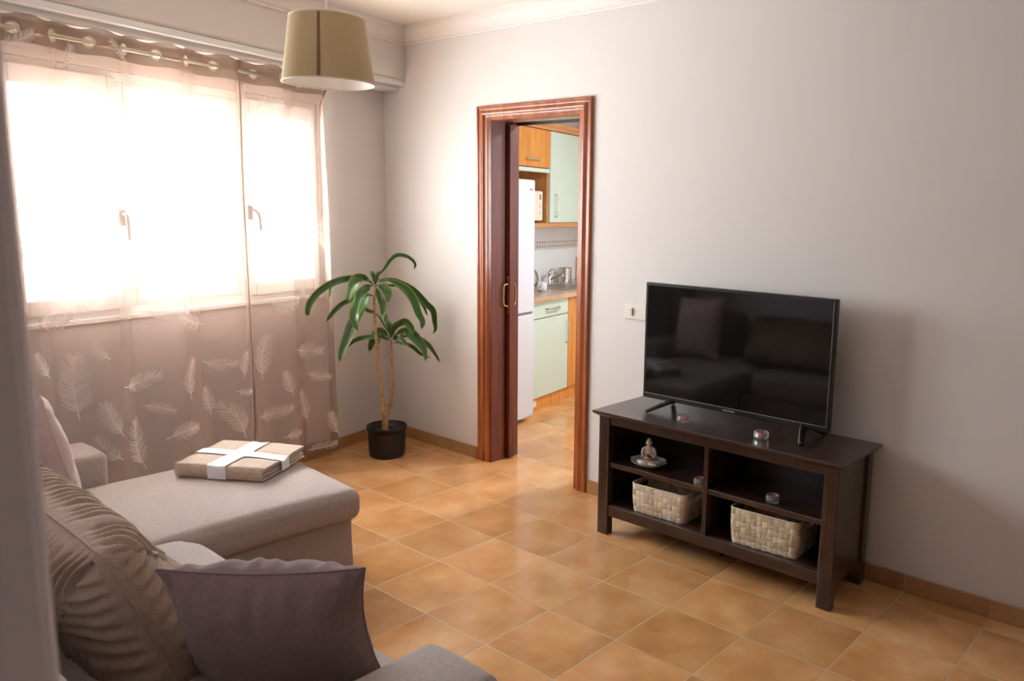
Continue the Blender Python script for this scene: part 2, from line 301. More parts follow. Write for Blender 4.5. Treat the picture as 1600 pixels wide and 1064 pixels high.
# ------------------------------------------------------------------ geometry helpers
class G:
    """vertex and face collector"""
    def __init__(s): s.v = []; s.f = []; s.m = []; s.sm = []; s.uv = None; s.attr = None
    def add(s, vs, fs, mi=0, smooth=False):
        o = len(s.v); s.v += [Vector(v) for v in vs]; s.f += [[i+o for i in f] for f in fs]
        s.m += [mi]*len(fs); s.sm += [smooth]*len(fs); return s
    def addbm(s, bm, mi=0, smooth=False):
        bm.verts.ensure_lookup_table(); bm.verts.index_update()
        s.add([v.co.copy() for v in bm.verts], [[v.index for v in f.verts] for f in bm.faces], mi, smooth); bm.free(); return s
    def box(s, lo, hi, r=0.0, seg=2, M=None, mi=0):
        bm = bmesh.new(); bmesh.ops.create_cube(bm, size=1)
        lo = Vector(lo); hi = Vector(hi); c = (lo+hi)/2; d = hi-lo
        for v in bm.verts: v.co = Vector((v.co.x*d.x, v.co.y*d.y, v.co.z*d.z))+c
        if r > 0:
            bmesh.ops.bevel(bm, geom=list(bm.edges), offset=min(r, min(d)*.49), segments=seg, profile=.5, affect='EDGES', clamp_overlap=True)
        if M is not None: bmesh.ops.transform(bm, matrix=M, verts=bm.verts)
        return s.addbm(bm, mi, False)
    def lathe(s, prof, seg=32, c=(0, 0, 0), M=None, mi=0, smooth=True, caps=True):
        vs = []; fs = []; n = len(prof)
        for i in range(seg):
            a = 2*PI*i/seg
            for r, z in prof:
                p = Vector((r*math.cos(a), r*math.sin(a), z)); vs.append((M @ p if M is not None else p)+Vector(c))
        for i in range(seg):
            j = (i+1) % seg
            for k in range(n-1): fs.append([i*n+k, j*n+k, j*n+k+1, i*n+k+1])
        if caps:
            if prof[0][0] > 1e-6: fs.append([i*n for i in range(seg)][::-1])
            if prof[-1][0] > 1e-6: fs.append([i*n+n-1 for i in range(seg)])
        return s.add(vs, fs, mi, smooth)
    def tube(s, pts, r, seg=10, mi=0, smooth=True, closed=False):
        pts = [Vector(p) for p in pts]; n = len(pts); rr = r if isinstance(r, (list, tuple)) else [r]*n
        vs = []; fs = []; up = None
        for i, p in enumerate(pts):
            if closed: t = (pts[(i+1) % n]-pts[i-1]).normalized()
            else: t = (pts[min(i+1, n-1)]-pts[max(i-1, 0)]).normalized()
            if up is None: up = t.orthogonal().normalized()
            up = (up-t*up.dot(t)); up = up.normalized() if up.length > 1e-6 else t.orthogonal().normalized()
            b = t.cross(up)
            for k in range(seg):
                a = 2*PI*k/seg; vs.append(p+(up*math.cos(a)+b*math.sin(a))*rr[i])
        for i in range(n if closed else n-1):
            j = (i+1) % n
            for k in range(seg): fs.append([i*seg+k, i*seg+(k+1) % seg, j*seg+(k+1) % seg, j*seg+k])
        if not closed: fs.append(list(range(seg))[::-1]); fs.append([(n-1)*seg+k for k in range(seg)])
        return s.add(vs, fs, mi, smooth)
    def prism(s, poly, a, b, axis, mi=0, smooth=False):
        """extrude a 2-D polygon along an axis (0,1,2); poly holds the other two coordinates in order"""
        n = len(poly); vs = []
        for t in (a, b):
            for p in poly:
                q = list(p); q.insert(axis, t); vs.append(q)
        fs = [[i, (i+1) % n, n+(i+1) % n, n+i] for i in range(n)]+[list(range(n))[::-1], list(range(n, 2*n))]
        return s.add(vs, fs, mi, smooth)
    def grid(s, nu, nv, fn, mi=0, smooth=True, closed_u=False):
        vs = [fn(i/(nu if closed_u else nu-1), j/(nv-1)) for i in range(nu) for j in range(nv)]
        fs = []
        for i in range(nu if closed_u else nu-1):
            ii = (i+1) % nu
            for j in range(nv-1): fs.append([i*nv+j, ii*nv+j, ii*nv+j+1, i*nv+j+1])
        return s.add(vs, fs, mi, smooth)

def rbox(lo, hi, r, n=10, fn=None, seg_r=4):
    """dense rounded box whose vertices may be pushed by fn(unit coords, position) -> position"""
    lo = Vector(lo); hi = Vector(hi); c = (lo+hi)/2; h = (hi-lo)/2
    def ticks(hh):
        out = []
        k = max(2, int(n*hh/max(h))); 
        for i in range(seg_r+1): out.append(-hh+r*(1-math.cos(PI/2*i/seg_r)))
        inner = [-(hh-r)+2*(hh-r)*i/k for i in range(1, k)]
        out += inner; out += [-x for x in out[:seg_r+1]][::-1]
        return out
    tx, ty, tz = ticks(h.x), ticks(h.y), ticks(h.z)
    bm = bmesh.new(); cache = {}
    def V(p):
        key = tuple(round(x, 6) for x in p)
        if key in cache: return cache[key]
        q = Vector(p); inn = Vector([max(-(h[i]-r), min(h[i]-r, q[i])) for i in range(3)])
        d = q-inn
        if d.length > 1e-9: d = d.normalized()*r
        w = inn+d
        uu = Vector((p[0]/h.x, p[1]/h.y, p[2]/h.z))
        w = w+c
        if fn: w = fn(uu, w)
        cache[key] = bm.verts.new(w); return cache[key]
    for ax, (ta, tb) in enumerate(((ty, tz), (tx, tz), (tx, ty))):
        for sgn in (-1, 1):
            for i in range(len(ta)-1):
                for j in range(len(tb)-1):
                    q = []
                    for (a, b) in ((ta[i], tb[j]), (ta[i+1], tb[j]), (ta[i+1], tb[j+1]), (ta[i], tb[j+1])):
                        p = [a, b]; p.insert(ax, sgn*h[ax]); q.append(V(p))
                    try: bm.faces.new(q)
                    except ValueError: pass
    bmesh.ops.recalc_face_normals(bm, faces=bm.faces)
    return bm

def catmull(P, n=8):
    P = [Vector(p) for p in P]; out = []
    for i in range(len(P)-1):
        p0 = P[max(i-1, 0)]; p1 = P[i]; p2 = P[i+1]; p3 = P[min(i+2, len(P)-1)]
        for k in range(n):
            t = k/n
            out.append(.5*((2*p1)+(p2-p0)*t+(2*p0-5*p1+4*p2-p3)*t*t+(3*p1-p0-3*p2+p3)*t**3))
    out.append(P[-1]); return out

# ------------------------------------------------------------------ object helpers
MW = {}
def tag(o, label, cat, group=None, kind=None):
    if label: o['label'] = label
    if cat: o['category'] = cat
    if group: o['group'] = group
    if kind: o['kind'] = kind
    return o
def thing(name, label, cat, loc=(0, 0, 0), rz=0.0, group=None, kind=None):
    o = bpy.data.objects.new(name, None); COL.objects.link(o); o.empty_display_size = .05
    o.location = loc; o.rotation_euler = (0, 0, rz)
    MW[o] = Matrix.Translation(loc) @ Matrix.Rotation(rz, 4, 'Z')
    return tag(o, label, cat, group, kind)
def part(name, g, mats, parent=None, frame=IDM, local=False, origin=None, smooth_angle=None, label=None):
    """one mesh object; the vertices are given in frame (default: world) coordinates, or in the parent's own when local"""
    if not isinstance(mats, (list, tuple)): mats = [mats]
    me = bpy.data.meshes.new(name)
    pm = MW.get(parent, IDM) if parent is not None else IDM
    om = Matrix.Translation(origin) if origin is not None else IDM      # own offset in parent space
    X = (om.inverted() if local else (pm @ om).inverted() @ frame)
    me.from_pydata([tuple(X @ v) for v in g.v], [], g.f)
    for m in mats: me.materials.append(m)
    me.polygons.foreach_set('material_index', g.m); me.polygons.foreach_set('use_smooth', g.sm)
    if g.uv:
        ul = me.uv_layers.new(name='UVMap')
        for l in me.loops: ul.data[l.index].uv = g.uv[l.vertex_index]
    if g.attr:
        a = me.attributes.new('strand', 'FLOAT', 'POINT'); a.data.foreach_set('value', g.attr)
    me.validate(); bm = bmesh.new(); bm.from_mesh(me); bmesh.ops.recalc_face_normals(bm, faces=bm.faces); bm.to_mesh(me); bm.free()
    me.update()
    o = bpy.data.objects.new(name, me); COL.objects.link(o)
    if parent is not None: o.parent = parent
    if origin is not None: o.location = origin
    MW[o] = pm @ om
    if label: o['label'] = label
    return o
def struct(name, g, mats, frame=IDM):
    o = part(name, g, mats, None, frame=frame); o['kind'] = 'structure'; return o
def copy_tree(o, parent=None):
    c = o.copy(); COL.objects.link(c); c.parent = parent; MW[c] = MW[o]
    for ch in list(o.children): copy_tree(ch, c)
    return c

# ================================================================== the setting
CZ = 2.61           # ceiling height
def bevel_all(g): return g
# floor of both rooms
struct('floor', G().box((-1.0, -5.6, -.12), (7.6, 4.2, 0)), FLOOR)
struct('ceiling', G().box((-1.0, -5.6, CZ), (7.6, 4.2, CZ+.12)), CEIL)

# TV wall with the doorway and the pocket that takes the sliding door
DL, DR, DH, TW = 0.992, 1.684, 2.032, 0.22
g = G()
g.box((0.33, 0, 0), (DL, .104, DH)); g.box((0.33, .172, 0), (DL, TW, DH))
g.box((-.12, 0, 0), (.33, TW, DH)); g.box((-.12, 0, DH), (7.4, TW, CZ)); g.box((DR, 0, 0), (7.4, TW, DH))
struct('wall_front', g, WALL)
# window wall (continues into the kitchen), with the window opening
WT0, WT1, WZ0, WZ1 = .57, 2.30, .995, 2.105
g = G()
g.box((-.20, -WT0, 0), (0, 3.6, CZ)); g.box((-.20, -3.6, 0), (0, -WT1, CZ))
g.box((-.20, -WT1, 0), (0, -WT0, WZ0)); g.box((-.20, -WT1, WZ1), (0, -WT0, CZ))
struct('wall_left', g, WALL, WF)
# wall behind the sofa; its end stands close to the viewer, who looks in through the opening beside it
g = G(); g.box((.2, -3.34, 0), (3.945, -3.095, CZ), .010, 3)
struct('wall_back', g, JAMB)
g = G(); g.box((7.4, -5.6, 0), (7.55, TW, CZ)); struct('wall_right', g, HALLW)
g = G(); g.box((5.5, -3.34, 0), (7.4, -3.095, CZ)); g.box((3.70, -5.5, 0), (3.90, -3.34, CZ)); g.box((3.84, -5.6, 0), (7.4, -5.45, CZ))
struct('wall_hallway', g, HALLW)
# kitchen walls, the far one and the right one with a window opening
g = G(); g.box((-1.0, 3.35, 0), (3.3, 3.5, CZ)); struct('wall_kitchen', g, KWALL)
g = G(); g.box((3.25, .22, 0), (3.4, .97, CZ)); g.box((3.25, 1.47, 0), (3.4, 3.5, CZ)); g.box((3.25, .97, 0), (3.4, 1.47, 1.30)); g.box((3.25, .97, 1.90), (3.4, 1.47, CZ))
struct('wall_kitchen_window', g, KWALL)
g = G(); g.box((3.30, .97, 1.30), (3.35, 1.0, 1.90)); g.box((3.30, 1.44, 1.30), (3.35, 1.47, 1.90)); g.box((3.30, 1.0, 1.30), (3.35, 1.44, 1.33)); g.box((3.30, 1.0, 1.87), (3.35, 1.44, 1.90))
struct('window_2', g, PVC)

# beam over the window: rounded lower edge, and the mouldings round the ceiling
BN = .218
prof = [(0, CZ), (0, 2.30)]+[(BN-.02+.02*math.sin(a), 2.30+.02-.02*math.cos(a)) for a in [PI/2*i/5 for i in range(6)]]+[(BN, CZ)]
g = G(); g.prism([(x, z) for x, z in prof], -3.4, 0.05, 1)
struct('trim_1', g, WALL, WF)            # boxed-out beam
def crown_prof(x0, sgn):
    P = [(0, 2.505), (.010, 2.505), (.013, 2.512), (.010, 2.520), (.016, 2.524)]
    P += [(.016+.026*(1-math.cos(a)), 2.524+.055*math.sin(a)) for a in [PI/2*i/6 for i in range(1, 7)]]
    P += [(.048, 2.585), (.048, 2.592), (.056, 2.597), (.056, CZ), (0, CZ)]
    return [(x0+sgn*x, z) for x, z in P]
g = G(); g.prism(crown_prof(BN, 1), -3.3, .0, 1); struct('trim_2', g, CROWN, WF)
g = G(); g.prism([(-x, z) for x, z in crown_prof(0, 1)], .2, 7.4, 0); struct('trim_3', g, CROWN)
# blind head and rail right under the beam
g = G(); g.box((.165, -3.2, 2.268), (.208, -.02, 2.30), .006, 2); g.box((.015, -3.2, 2.245), (.15, -.02, 2.30), .008, 2)
struct('trim_4', g, PVC, WF)

# skirting
def skirt(name, pts_lo, pts_hi, frame=IDM):
    g = G()
    for lo, hi in zip(pts_lo, pts_hi): g.box(lo, hi, .002, 1)
    return struct(name, g, SKIRT, frame)
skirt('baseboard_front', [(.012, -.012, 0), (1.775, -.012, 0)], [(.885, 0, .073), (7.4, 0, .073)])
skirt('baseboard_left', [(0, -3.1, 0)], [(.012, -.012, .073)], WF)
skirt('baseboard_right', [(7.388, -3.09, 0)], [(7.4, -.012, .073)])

# door casing, jamb lining and sliding leaf
door = bpy.data.objects.new('door_1', None); COL.objects.link(door); door.location = (1.338, 0, 0); MW[door] = Matrix.Translation((1.338, 0, 0)); door['kind'] = 'structure'
def casing_run(g, P0, P1, inward, w, y0=0.0):
    """moulded architrave between two mitred ends; profile across w (0 outer edge .. w inner edge), depth towards the room"""
    prof = [(0, 0), (0, .014), (.008, .019), (.020, .019), (.026, .014), (.034, .013), (.046, .018), (.056, .022), (.066, .020), (.072, .012), (.078, .010), (.090, .010), (.095, .006), (.102, .005), (.102, 0)]
    n = len(prof); vs = []
    P0 = Vector(P0); P1 = Vector(P1); d = (P1-P0).normalized(); inw = Vector(inward)
    return prof, n
def casing(g, xL, xR, zT, y0, sgn):
    prof = [(0, 0), (0, .014), (.006, .019), (.018, .019), (.024, .013), (.032, .012), (.044, .018), (.054, .022), (.064, .020), (.070, .011), (.078, .009), (.090, .009), (.094, .005), (.100, .005), (.100, 0)]
    W_ = .100
    rings = []
    for (cx, cz, ix, iz) in ((xL, 0, 1, 0), (xL, zT, 1, -1), (xR, zT, -1, -1), (xR, 0, -1, 0)):
        rings.append([(cx+ix*p[0]*(.92 if True else 1), y0+sgn*p[1], cz+iz*p[0]*.78) for p in prof])
    n = len(prof); vs = [v for r in rings for v in r]; fs = []
    for k in range(3):
        for i in range(n-1): fs.append([k*n+i, k*n+i+1, (k+1)*n+i+1, (k+1)*n+i])
    fs.append(list(range(n))); fs.append(list(range(3*n, 4*n))[::-1])
    g.add(vs, fs)
g = G(); casing(g, .896, 1.766, 2.101, 0, -1); part('door_casing', g, MAHOG, door)
g = G(); casing(g, .896, 1.766, 2.101, TW, 1); part('door_casing', g, MAHOG, door)
g = G(); g.box((DL-.006, -.003, 0), (DL+.016, .110, DH-.008), .003, 2); g.box((DL-.006, .168, 0), (DL+.014, TW+.003, DH-.008), .003, 2)
g.box((DR-.014, -.003, 0), (DR+.006, TW+.003, DH-.008), .003, 2)
part('door_jamb', g, MAHOGD, door)
g = G(); g.box((DL, -.003, DH-.012), (DR, .100, DH+.006), .002, 1)
part('door_header', g, MAHOG, door)
g = G(); g.box((DL, .100, DH-.006), (DR, TW-.014, DH+.005)); part('header_lining', g, simple('header_lining_paint', (.62, .52, .40), .6), door)
g = G(); g.box((DL+.01, TW-.014, DH-.022), (DR-.01, TW+.004, DH+.004)); part('door_track', g, DARK, door)
# the leaf, nearly all inside the wall
g = G(); g.box((.345, .118, .008), (1.037, .160, DH-.024), .003, 2)
leaf = part('door_leaf', g, MAHOGD, door)
for sy, y0 in ((-1, .118), (1, .160)):
    g = G(); X = 1.0265 if sy < 0 else 1.012
    g.box((X-.006, y0+min(0, sy*.003), .915), (X+.003, y0+max(0, sy*.003), 1.12), .001, 1)     # back plate
    for zz in (.912, 1.123): g.lathe([(0, -.002), (.006, -.002), (.006, .002), (0, .002)], 12, (X-.0015, y0+sy*.0015, zz), Matrix.Rotation(PI/2, 4, 'X'))
    pts = catmull([(X-.002, y0+sy*.003, 1.082), (X-.003, y0+sy*.024, 1.080), (X-.004, y0+sy*.034, 1.064), (X-.004, y0+sy*.035, 1.015), (X-.004, y0+sy*.034, .968), (X-.003, y0+sy*.024, .953), (X-.002, y0+sy*.003, .951)], 6)
    g.tube(pts, .0042, 10)
    hd = part('door_handle', g, BRASS, leaf)

# window: one white frame, two opening sashes and a fixed middle light
win = bpy.data.objects.new('window_1', None); COL.objects.link(win); win['kind'] = 'structure'
wl = WF @ Vector((0, -1.43, WZ0)); win.location = wl; win.rotation_euler = (0, 0, RZ); MW[win] = Matrix.Translation(wl) @ Matrix.Rotation(RZ, 4, 'Z')
def ring(g, t0, t1, z0, z1, w, n0, n1, r=.006, wt=None):
    wl_, wr_, wb_, wt_ = wt if wt else (w, w, w, w)
    g.box((n0, -t1, z0), (n1, -t1+wl_, z1), r, 2); g.box((n0, -t0-wr_, z0), (n1, -t0, z1), r, 2)
    g.box((n0, -t1+wl_, z0), (n1, -t0-wr_, z0+wb_), r, 2); g.box((n0, -t1+wl_, z1-wt_), (n1, -t0-wr_, z1), r, 2)
g = G(); ring(g, WT0, WT1, WZ0, WZ1, .045, -.075, -.012)
g.box((-.075, -1.150, WZ0+.045), (-.012, -1.090, WZ1-.045), .004, 2); g.box((-.075, -1.785, WZ0+.045), (-.012, -1.725, WZ1-.045), .004, 2)
part('window_frame', g, PVC, win, WF)
for t0, t1, ht, zz in ((.600, 1.100, 1.078, 1.44), (1.765, 2.262, 1.787, 1.41)):
    g = G(); ring(g, t0, t1, WZ0+.03, WZ1-.03, .048, -.055, .012, .008, (.045, .045, .075, .085))
    sash = part('sash', g, PVC, win, WF)
    g = G(); g.box((-.024, -t1+.045, WZ0+.105), (-.018, -t0-.045, WZ1-.115)); part('pane', g, PANE, sash, WF)
    g = G(); s0 = ht
    g.box((.012, -s0-.014, zz), (.022, -s0+.014, zz+.075), .004, 2)
    dx = 1 if t0 < 1 else 0
    g.tube(catmull([(.022, -s0, zz+.055), (.040, -s0, zz+.055), (.052, -s0+.004*dx, zz+.045), (.056, -s0+.022*dx, zz+.020), (.056, -s0+.028*dx, zz-.060)], 6), .0085, 10)
    part('window_handle', g, GREYPL, sash, WF)
g = G(); ring(g, 1.150, 1.725, WZ0+.042, WZ1-.042, .024, -.055, -.010, .004); fx = part('fixed_light', g, PVC, win, WF)
g = G(); g.box((-.034, -1.701, WZ0+.066), (-.028, -1.174, WZ1-.066)); part('pane', g, PANE, fx, WF)
g = G(); g.box((-.19, -WT1, WZ0-.02), (.018, -WT0+.0, WZ0+.004), .004, 2); part('window_sill', g, PVC, win, WF)

# ================================================================== curtains on their rod
ROD_N, ROD_Z = .118, 2.187
rod = thing('curtain_rod', 'slim satin metal curtain rod threaded through the sheer curtains over the window', 'curtain rod', WF @ Vector((ROD_N, -1.5, ROD_Z)), RZ)
g = G(); g.tube([(ROD_N, -3.0, ROD_Z), (ROD_N, -.56, ROD_Z)], .0095, 14); part('pole', g, SATIN, rod, WF)
g = G(); g.lathe([(0, 0), (.014, 0), (.017, .008), (.014, .02), (.008, .026), (0, .027)], 16, (ROD_N, -.56, ROD_Z), Matrix.Rotation(-PI/2, 4, 'X')); part('finial', g, SATIN, rod, WF)
for tt in (.60, 2.7):
    g = G(); g.tube([(.0, -tt, ROD_Z), (ROD_N, -tt, ROD_Z)], .007, 10); g.lathe([(0, 0), (.018, 0), (.018, .006), (0, .006)], 16, (0, -tt, ROD_Z), Matrix.Rotation(PI/2, 4, 'Y')); part('bracket', g, SATIN, rod, WF)

FEATHERS = [(2.103, 0.713, 0.29, 0), (1.819, 0.701, 0.19, 80), (1.74, 0.549, 0.13, 110), (1.981, 0.553, 0.19, -25), (1.829, 0.388, 0.26, -12), (1.629, 0.402, 0.19, 85), (1.57, 0.662, 0.20, 8), (1.391, 0.718, 0.15, 100), (1.277, 0.692, 0.135, 10), (1.456, 0.522, 0.15, -10), (1.357, 0.405, 0.23, -28), (1.115, 0.697, 0.243, 10), (0.834, 0.703, 0.228, 100), (1.007, 0.54, 0.15, -15), (0.755, 0.539, 0.143, 105), (1.085, 0.389, 0.18, 80), (0.869, 0.37, 0.229, -20), (0.678, 0.235, 0.154, -15), (0.987, 0.239, 0.131, 90), (2.008, 0.422, 0.16, -40), (2.249, 0.839, 0.14, -30), (1.675, 1.005, 0.213, 95), (1.285, 0.549, 0.1, 100), (0.754, 0.111, 0.17, 85), (2.19, 1.016, 0.161, 95), (2.013, 0.869, 0.1, -40), (2.227, 2.15, 0.126, 60), (1.825, 2.17, 0.111, -50), (2.021, 2.12, 0.106, 20), (1.867, 1.922, 0.168, 10), (2.188, 1.683, 0.234, -25), (1.584, 1.602, 0.243, 20), (1.396, 1.577, 0.286, 5), (0.828, 1.594, 0.25, -15), (1.843, 1.28, 0.174, 80), (2.288, 1.349, 0.181, 10), (0.992, 0.999, 0.212, 95), (2.061, 1.04, 0.194, 50), (1.543, 0.954, 0.189, -70), (0.68, 1.35, 0.20, 5), (1.02, 2.03, 0.169, 70), (1.545, 1.93, 0.151, 30), (0.905, 1.831, 0.209, -30)]
def sstep(a, b, x):
    x = max(0, min(1, (x-a)/(b-a))); return x*x*(3-2*x)
def curtain_n(t, z, side):
    """offset from the wall of the hanging cloth at distance t from the corner"""
    top = -math.sin(PI*(t-1.94)/.15)*.026
    low = .036*math.sin(PI*(t-1.9)/.17+.8*noise.noise(Vector((t*1.6, 3+side, z*.5))))+.036*noise.noise(Vector((t*3.1, z*.55, 7.3+side)))+.010*noise.noise(Vector((t*11, z*.9, 1.7)))
    k = sstep(2.12, 1.45, z)
    n = ROD_N+top*(1-k)+low*k+.012*k*(2.2-z)
    if side == 1:            # the free edge turns back to the wall, closing the gap beside the window
        r = sstep(.67, .565, t)*(1-.75*sstep(2.08, 2.2, z)); n = n*(1-r)+.026*r
    return n
def make_curtain(label, t0, t1, zb, side, lean0, lean1, eyelets):
    root = thing('sheer_curtain', label, 'curtain', WF @ Vector((ROD_N, -(t0+t1)/2, zb)), RZ, group=None)
    zt = 2.243
    rows = [zt-.004*i for i in range(31)]+[zt-.12-(zt-.12-zb)*i/95 for i in range(1, 96)]
    nc = int((t1-t0)/.0045)
    def P(u, z):
        k = (zt-z)/(zt-zb)
        a = t0+lean0*k; b = t1+lean1*k; t = a+(b-a)*u
        # the heading is pulled into the eyelet waves, so its top edge dips slightly between them
        return Vector((curtain_n(t, z, side), -t, z+(.006*math.sin(2*PI*(t-1.86)/.15)*sstep(2.1, 2.24, z) if z > 2.1 else 0)))
    g = G(); vs = [P(i/nc, z) for i in range(nc+1) for z in rows]; fs = []; mi = []
    nr = len(rows)
    for i in range(nc):
        for j in range(nr-1):
            c = (vs[i*nr+j]+vs[(i+1)*nr+j+1])/2
            hole = False
            if c.z > 2.14:
                for te in eyelets:
                    if (c.y+te)**2+(c.z-ROD_Z)**2 < .0205**2: hole = True
            if hole: continue
            z = (rows[j]+rows[j+1])/2
            fs.append([i*nr+j, i*nr+j+1, (i+1)*nr+j+1, (i+1)*nr+j]); mi.append(1 if (z > 2.133 or z < zb+.055) else 0)
            if i < 3 or i >= nc-3: mi[-1] = 1
    g.v = vs; g.f = fs; g.m = mi; g.sm = [True]*len(fs)
    # printed feathers: a quill and fine barbs laid on the cloth
    rnd = random.Random(5+side)
    def strip(pts, w):
        n = len(pts)
        if n < 2: return
        V = []
        for k, (t, z) in enumerate(pts):
            a = pts[max(k-1, 0)]; b = pts[min(k+1, n-1)]; dt, dz = b[0]-a[0], b[1]-a[1]; L = math.hypot(dt, dz)+1e-9
            ww = w*(1-.6*k/(n-1)); ox, oz = -dz/L*ww, dt/L*ww
            for s_ in (-1, 1):
                tt, zz = t+s_*ox, z+s_*oz; V.append(Vector((curtain_n(tt, zz, side)+.0012, -tt, zz)))
        g.add(V, [[2*k, 2*k+1, 2*k+3, 2*k+2] for k in range(n-1)], 2, True)
    for (ft, fz, L, ang) in FEATHERS:
        if not (t0-.02 < ft < t1+.02): continue
        a = math.radians(ang); dx, dz = math.sin(-a), math.cos(a)          # quill direction in (t, z), tip up
        px_, pz_ = dz, -dx; Wd = L*.21
        curve = rnd.uniform(-.12, .12)
        def Q(s_, w_):
            c = curve*L*math.sin(PI*s_)
            t = ft+dx*(s_-.5)*L+px_*(w_+c); z = fz+dz*(s_-.5)*L+pz_*(w_+c); return (t, z)
        def ok(p): 
            k = (zt-p[1])/(zt-zb); return t0+lean0*k+.01 < p[0] < t1+lean1*k-.01 and zb+.01 < p[1] < zt-.02
        def cl(pts):
            out = []
            for p in pts:
                if not ok(p): break
                out.append(p)
            return out
        strip(cl([Q(s_/12, 0) for s_ in range(13)]), .0026)
        nb = int(L/.0062)
        for side_ in (-1, 1):
            for k in range(nb):
                s0 = .14+.84*k/nb
                ws = Wd*(math.sin(PI*min(1, (s0+.02)**.8))**.55)*(.85+.3*rnd.random())
                if rnd.random() < .06: continue
                s1 = min(1.05, s0+.12+.05*rnd.random())
                strip(cl([Q(s0, 0), Q(s0+(s1-s0)*.4, side_*ws*.5), Q(s1, side_*ws)]), .0015)
    part('curtain_cloth', g, [VOILE, HEM, PRINT], root, WF)
    for te in eyelets:
        n0 = curtain_n(te, ROD_Z, side); dn = (curtain_n(te+.004, ROD_Z, side)-curtain_n(te-.004, ROD_Z, side))/.008
        nrm = Vector((1, dn, 0)).normalized()         # outward normal of the cloth at the eyelet
        M = nrm.to_track_quat('Z', 'Y').to_matrix().to_4x4()
        g2 = G(); g2.lathe([(.0195, -.002), (.0255, -.0025), (.0265, 0), (.0255, .0025), (.0195, .002), (.0185, 0), (.0195, -.002)], 26, (n0, -te, ROD_Z), M, caps=False)
        part('eyelet', g2, SATIN, root, WF)
    return root
make_curtain('wide left sheer brown curtain with feather print, hanging over the left window panes', 1.185, 2.98, .07, 0, .03, .0, [2.84, 2.69, 2.54, 2.39, 2.24, 2.09, 1.94, 1.79, 1.64, 1.49, 1.34])
make_curtain('narrow right sheer brown curtain with feather print, its edge behind the potted plant', .568, 1.20, .075, 1, -.028, .02, [1.24-.15, .94, .79, .655])

# ================================================================== pendant lamp
LC = Vector((1.588, -1.402, 0))
lamp = thing('pendant_lamp', 'tapered olive fabric drum lampshade hanging from the ceiling by a thin cord', 'lamp', (LC.x, LC.y, CZ))
zb_, zt_, rb_, rt_ = 1.997, 2.238, .174, .140
g = G()
def shade_pt(r, z, a): return (LC.x+r*math.cos(a), LC.y+r*math.sin(a), z)
for (r0, r1, mi_) in ((rb_, rt_, 0), (rb_-.003, rt_-.003, 1)):
    g.grid(64, 10, lambda u, v: shade_pt(r0+(r1-r0)*v, zb_+(zt_-zb_)*v, 2*PI*u), mi_, True, closed_u=True)
for z, r in ((zb_, rb_-.0015), (zt_, rt_-.0015)):
    g.tube([shade_pt(r, z, 2*PI*k/64) for k in range(64)], .0028, 8, 2, True, True)
part('lamp_shade', g, [SHADE, SHADEIN, simple('shade_piping', (.62, .52, .36), .6)], lamp)
# overlapped seam of the shade, facing the camera side
sa_ = math.atan2(-3.24-LC.y, 4.486-LC.x)+math.radians(-14)
g = G(); g.grid(3, 10, lambda u, v: shade_pt(rb_+(rt_-rb_)*v+.0012, zb_+.004+(zt_-zb_-.008)*v, sa_+(.0+u*.075)), 0, True)
part('seam', g, fabric('shade_seam_cloth', (.20, .12, .06), 900, .1), lamp)
g = G(); g.tube([(LC.x, LC.y, CZ-.02), (LC.x, LC.y, 2.24)], .0035, 8); part('cord', g, PVC, lamp)
g = G(); g.lathe([(0, 0), (.05, 0), (.05, -.012), (.03, -.03), (0, -.034)], 24, (LC.x, LC.y, CZ)); part('ceiling_rose', g, PVC, lamp)
g = G(); g.lathe([(0, 2.24), (.018, 2.24), (.020, 2.225), (.020, 2.18), (.015, 2.175), (0, 2.175)], 18, (LC.x, LC.y, 0))
for k in range(3): g.tube([(LC.x, LC.y, 2.225), shade_pt(rt_-.004, 2.246, 2*PI*k/3+.4)], .0018, 6)
part('lamp_holder', g, PVC, lamp)
g = G(); g.lathe([(0, 2.175), (.013, 2.172), (.014, 2.155), (.022, 2.135), (.029, 2.112), (.028, 2.092), (.018, 2.073), (0, 2.068)], 20, (LC.x, LC.y, 0)); part('bulb', g, APPL, lamp)

# ================================================================== potted plant
PC = Vector((.43, -.34, 0)); PE = Vector((.58189, .81327, 0)); PF = Vector((.81327, -.58189, 0))
def pp(a, z, d=0.0):
    if a < -.12 and z > .45: d += (-a-.12)*.78        # leaves on the window side arch into the room, clear of the curtain
    k = (4.97-d)/4.97
    return PC+PE*a*k+PF*d+Vector((0, 0, 1.536+(z-1.536)*k))
plant = thing('potted_dracaena', 'tall two-caned green dracaena in a black pot standing in the room corner', 'houseplant', tuple(PC))
g = G(); g.lathe([(0, 0), (.098, 0), (.106, .008), (.110, .03), (.113, .150), (.1135, .168), (.120, .170), (.1215, .174), (.1215, .190), (.119, .193), (.115, .193), (.111, .188), (.108, .165), (0, .160)], 48, PC); part('pot', g, POT, plant)
g = G()
def soilp(u, v):
    r = .1085*v; a = 2*PI*u; return PC+Vector((r*math.cos(a), r*math.sin(a), .160+.012*noise.noise(Vector((r*30*math.cos(a), r*30*math.sin(a), 2)))))
g.grid(40, 12, soilp, 0, True, closed_u=True); part('soil', g, SOIL, plant)
def knotty(pts, r, n=6):
    q = catmull(pts, n); m = len(q); rr = []
    for i in range(m):
        f = i/(m-1); base = r[0]+(r[1]-r[0])*f; rr.append(base*(1+.07*math.sin(i*2.3)+.05*noise.noise(Vector((i*.7, r[0]*100, 0)))))
    return q, rr
g = G(); q, rr = knotty([pp(-.012, .150), pp(-.009, .20), pp(-.006, .26), pp(-.001, .335)], (.0205, .018), 8); g.tube(q, rr, 16); part('cane', g, BARK, plant)
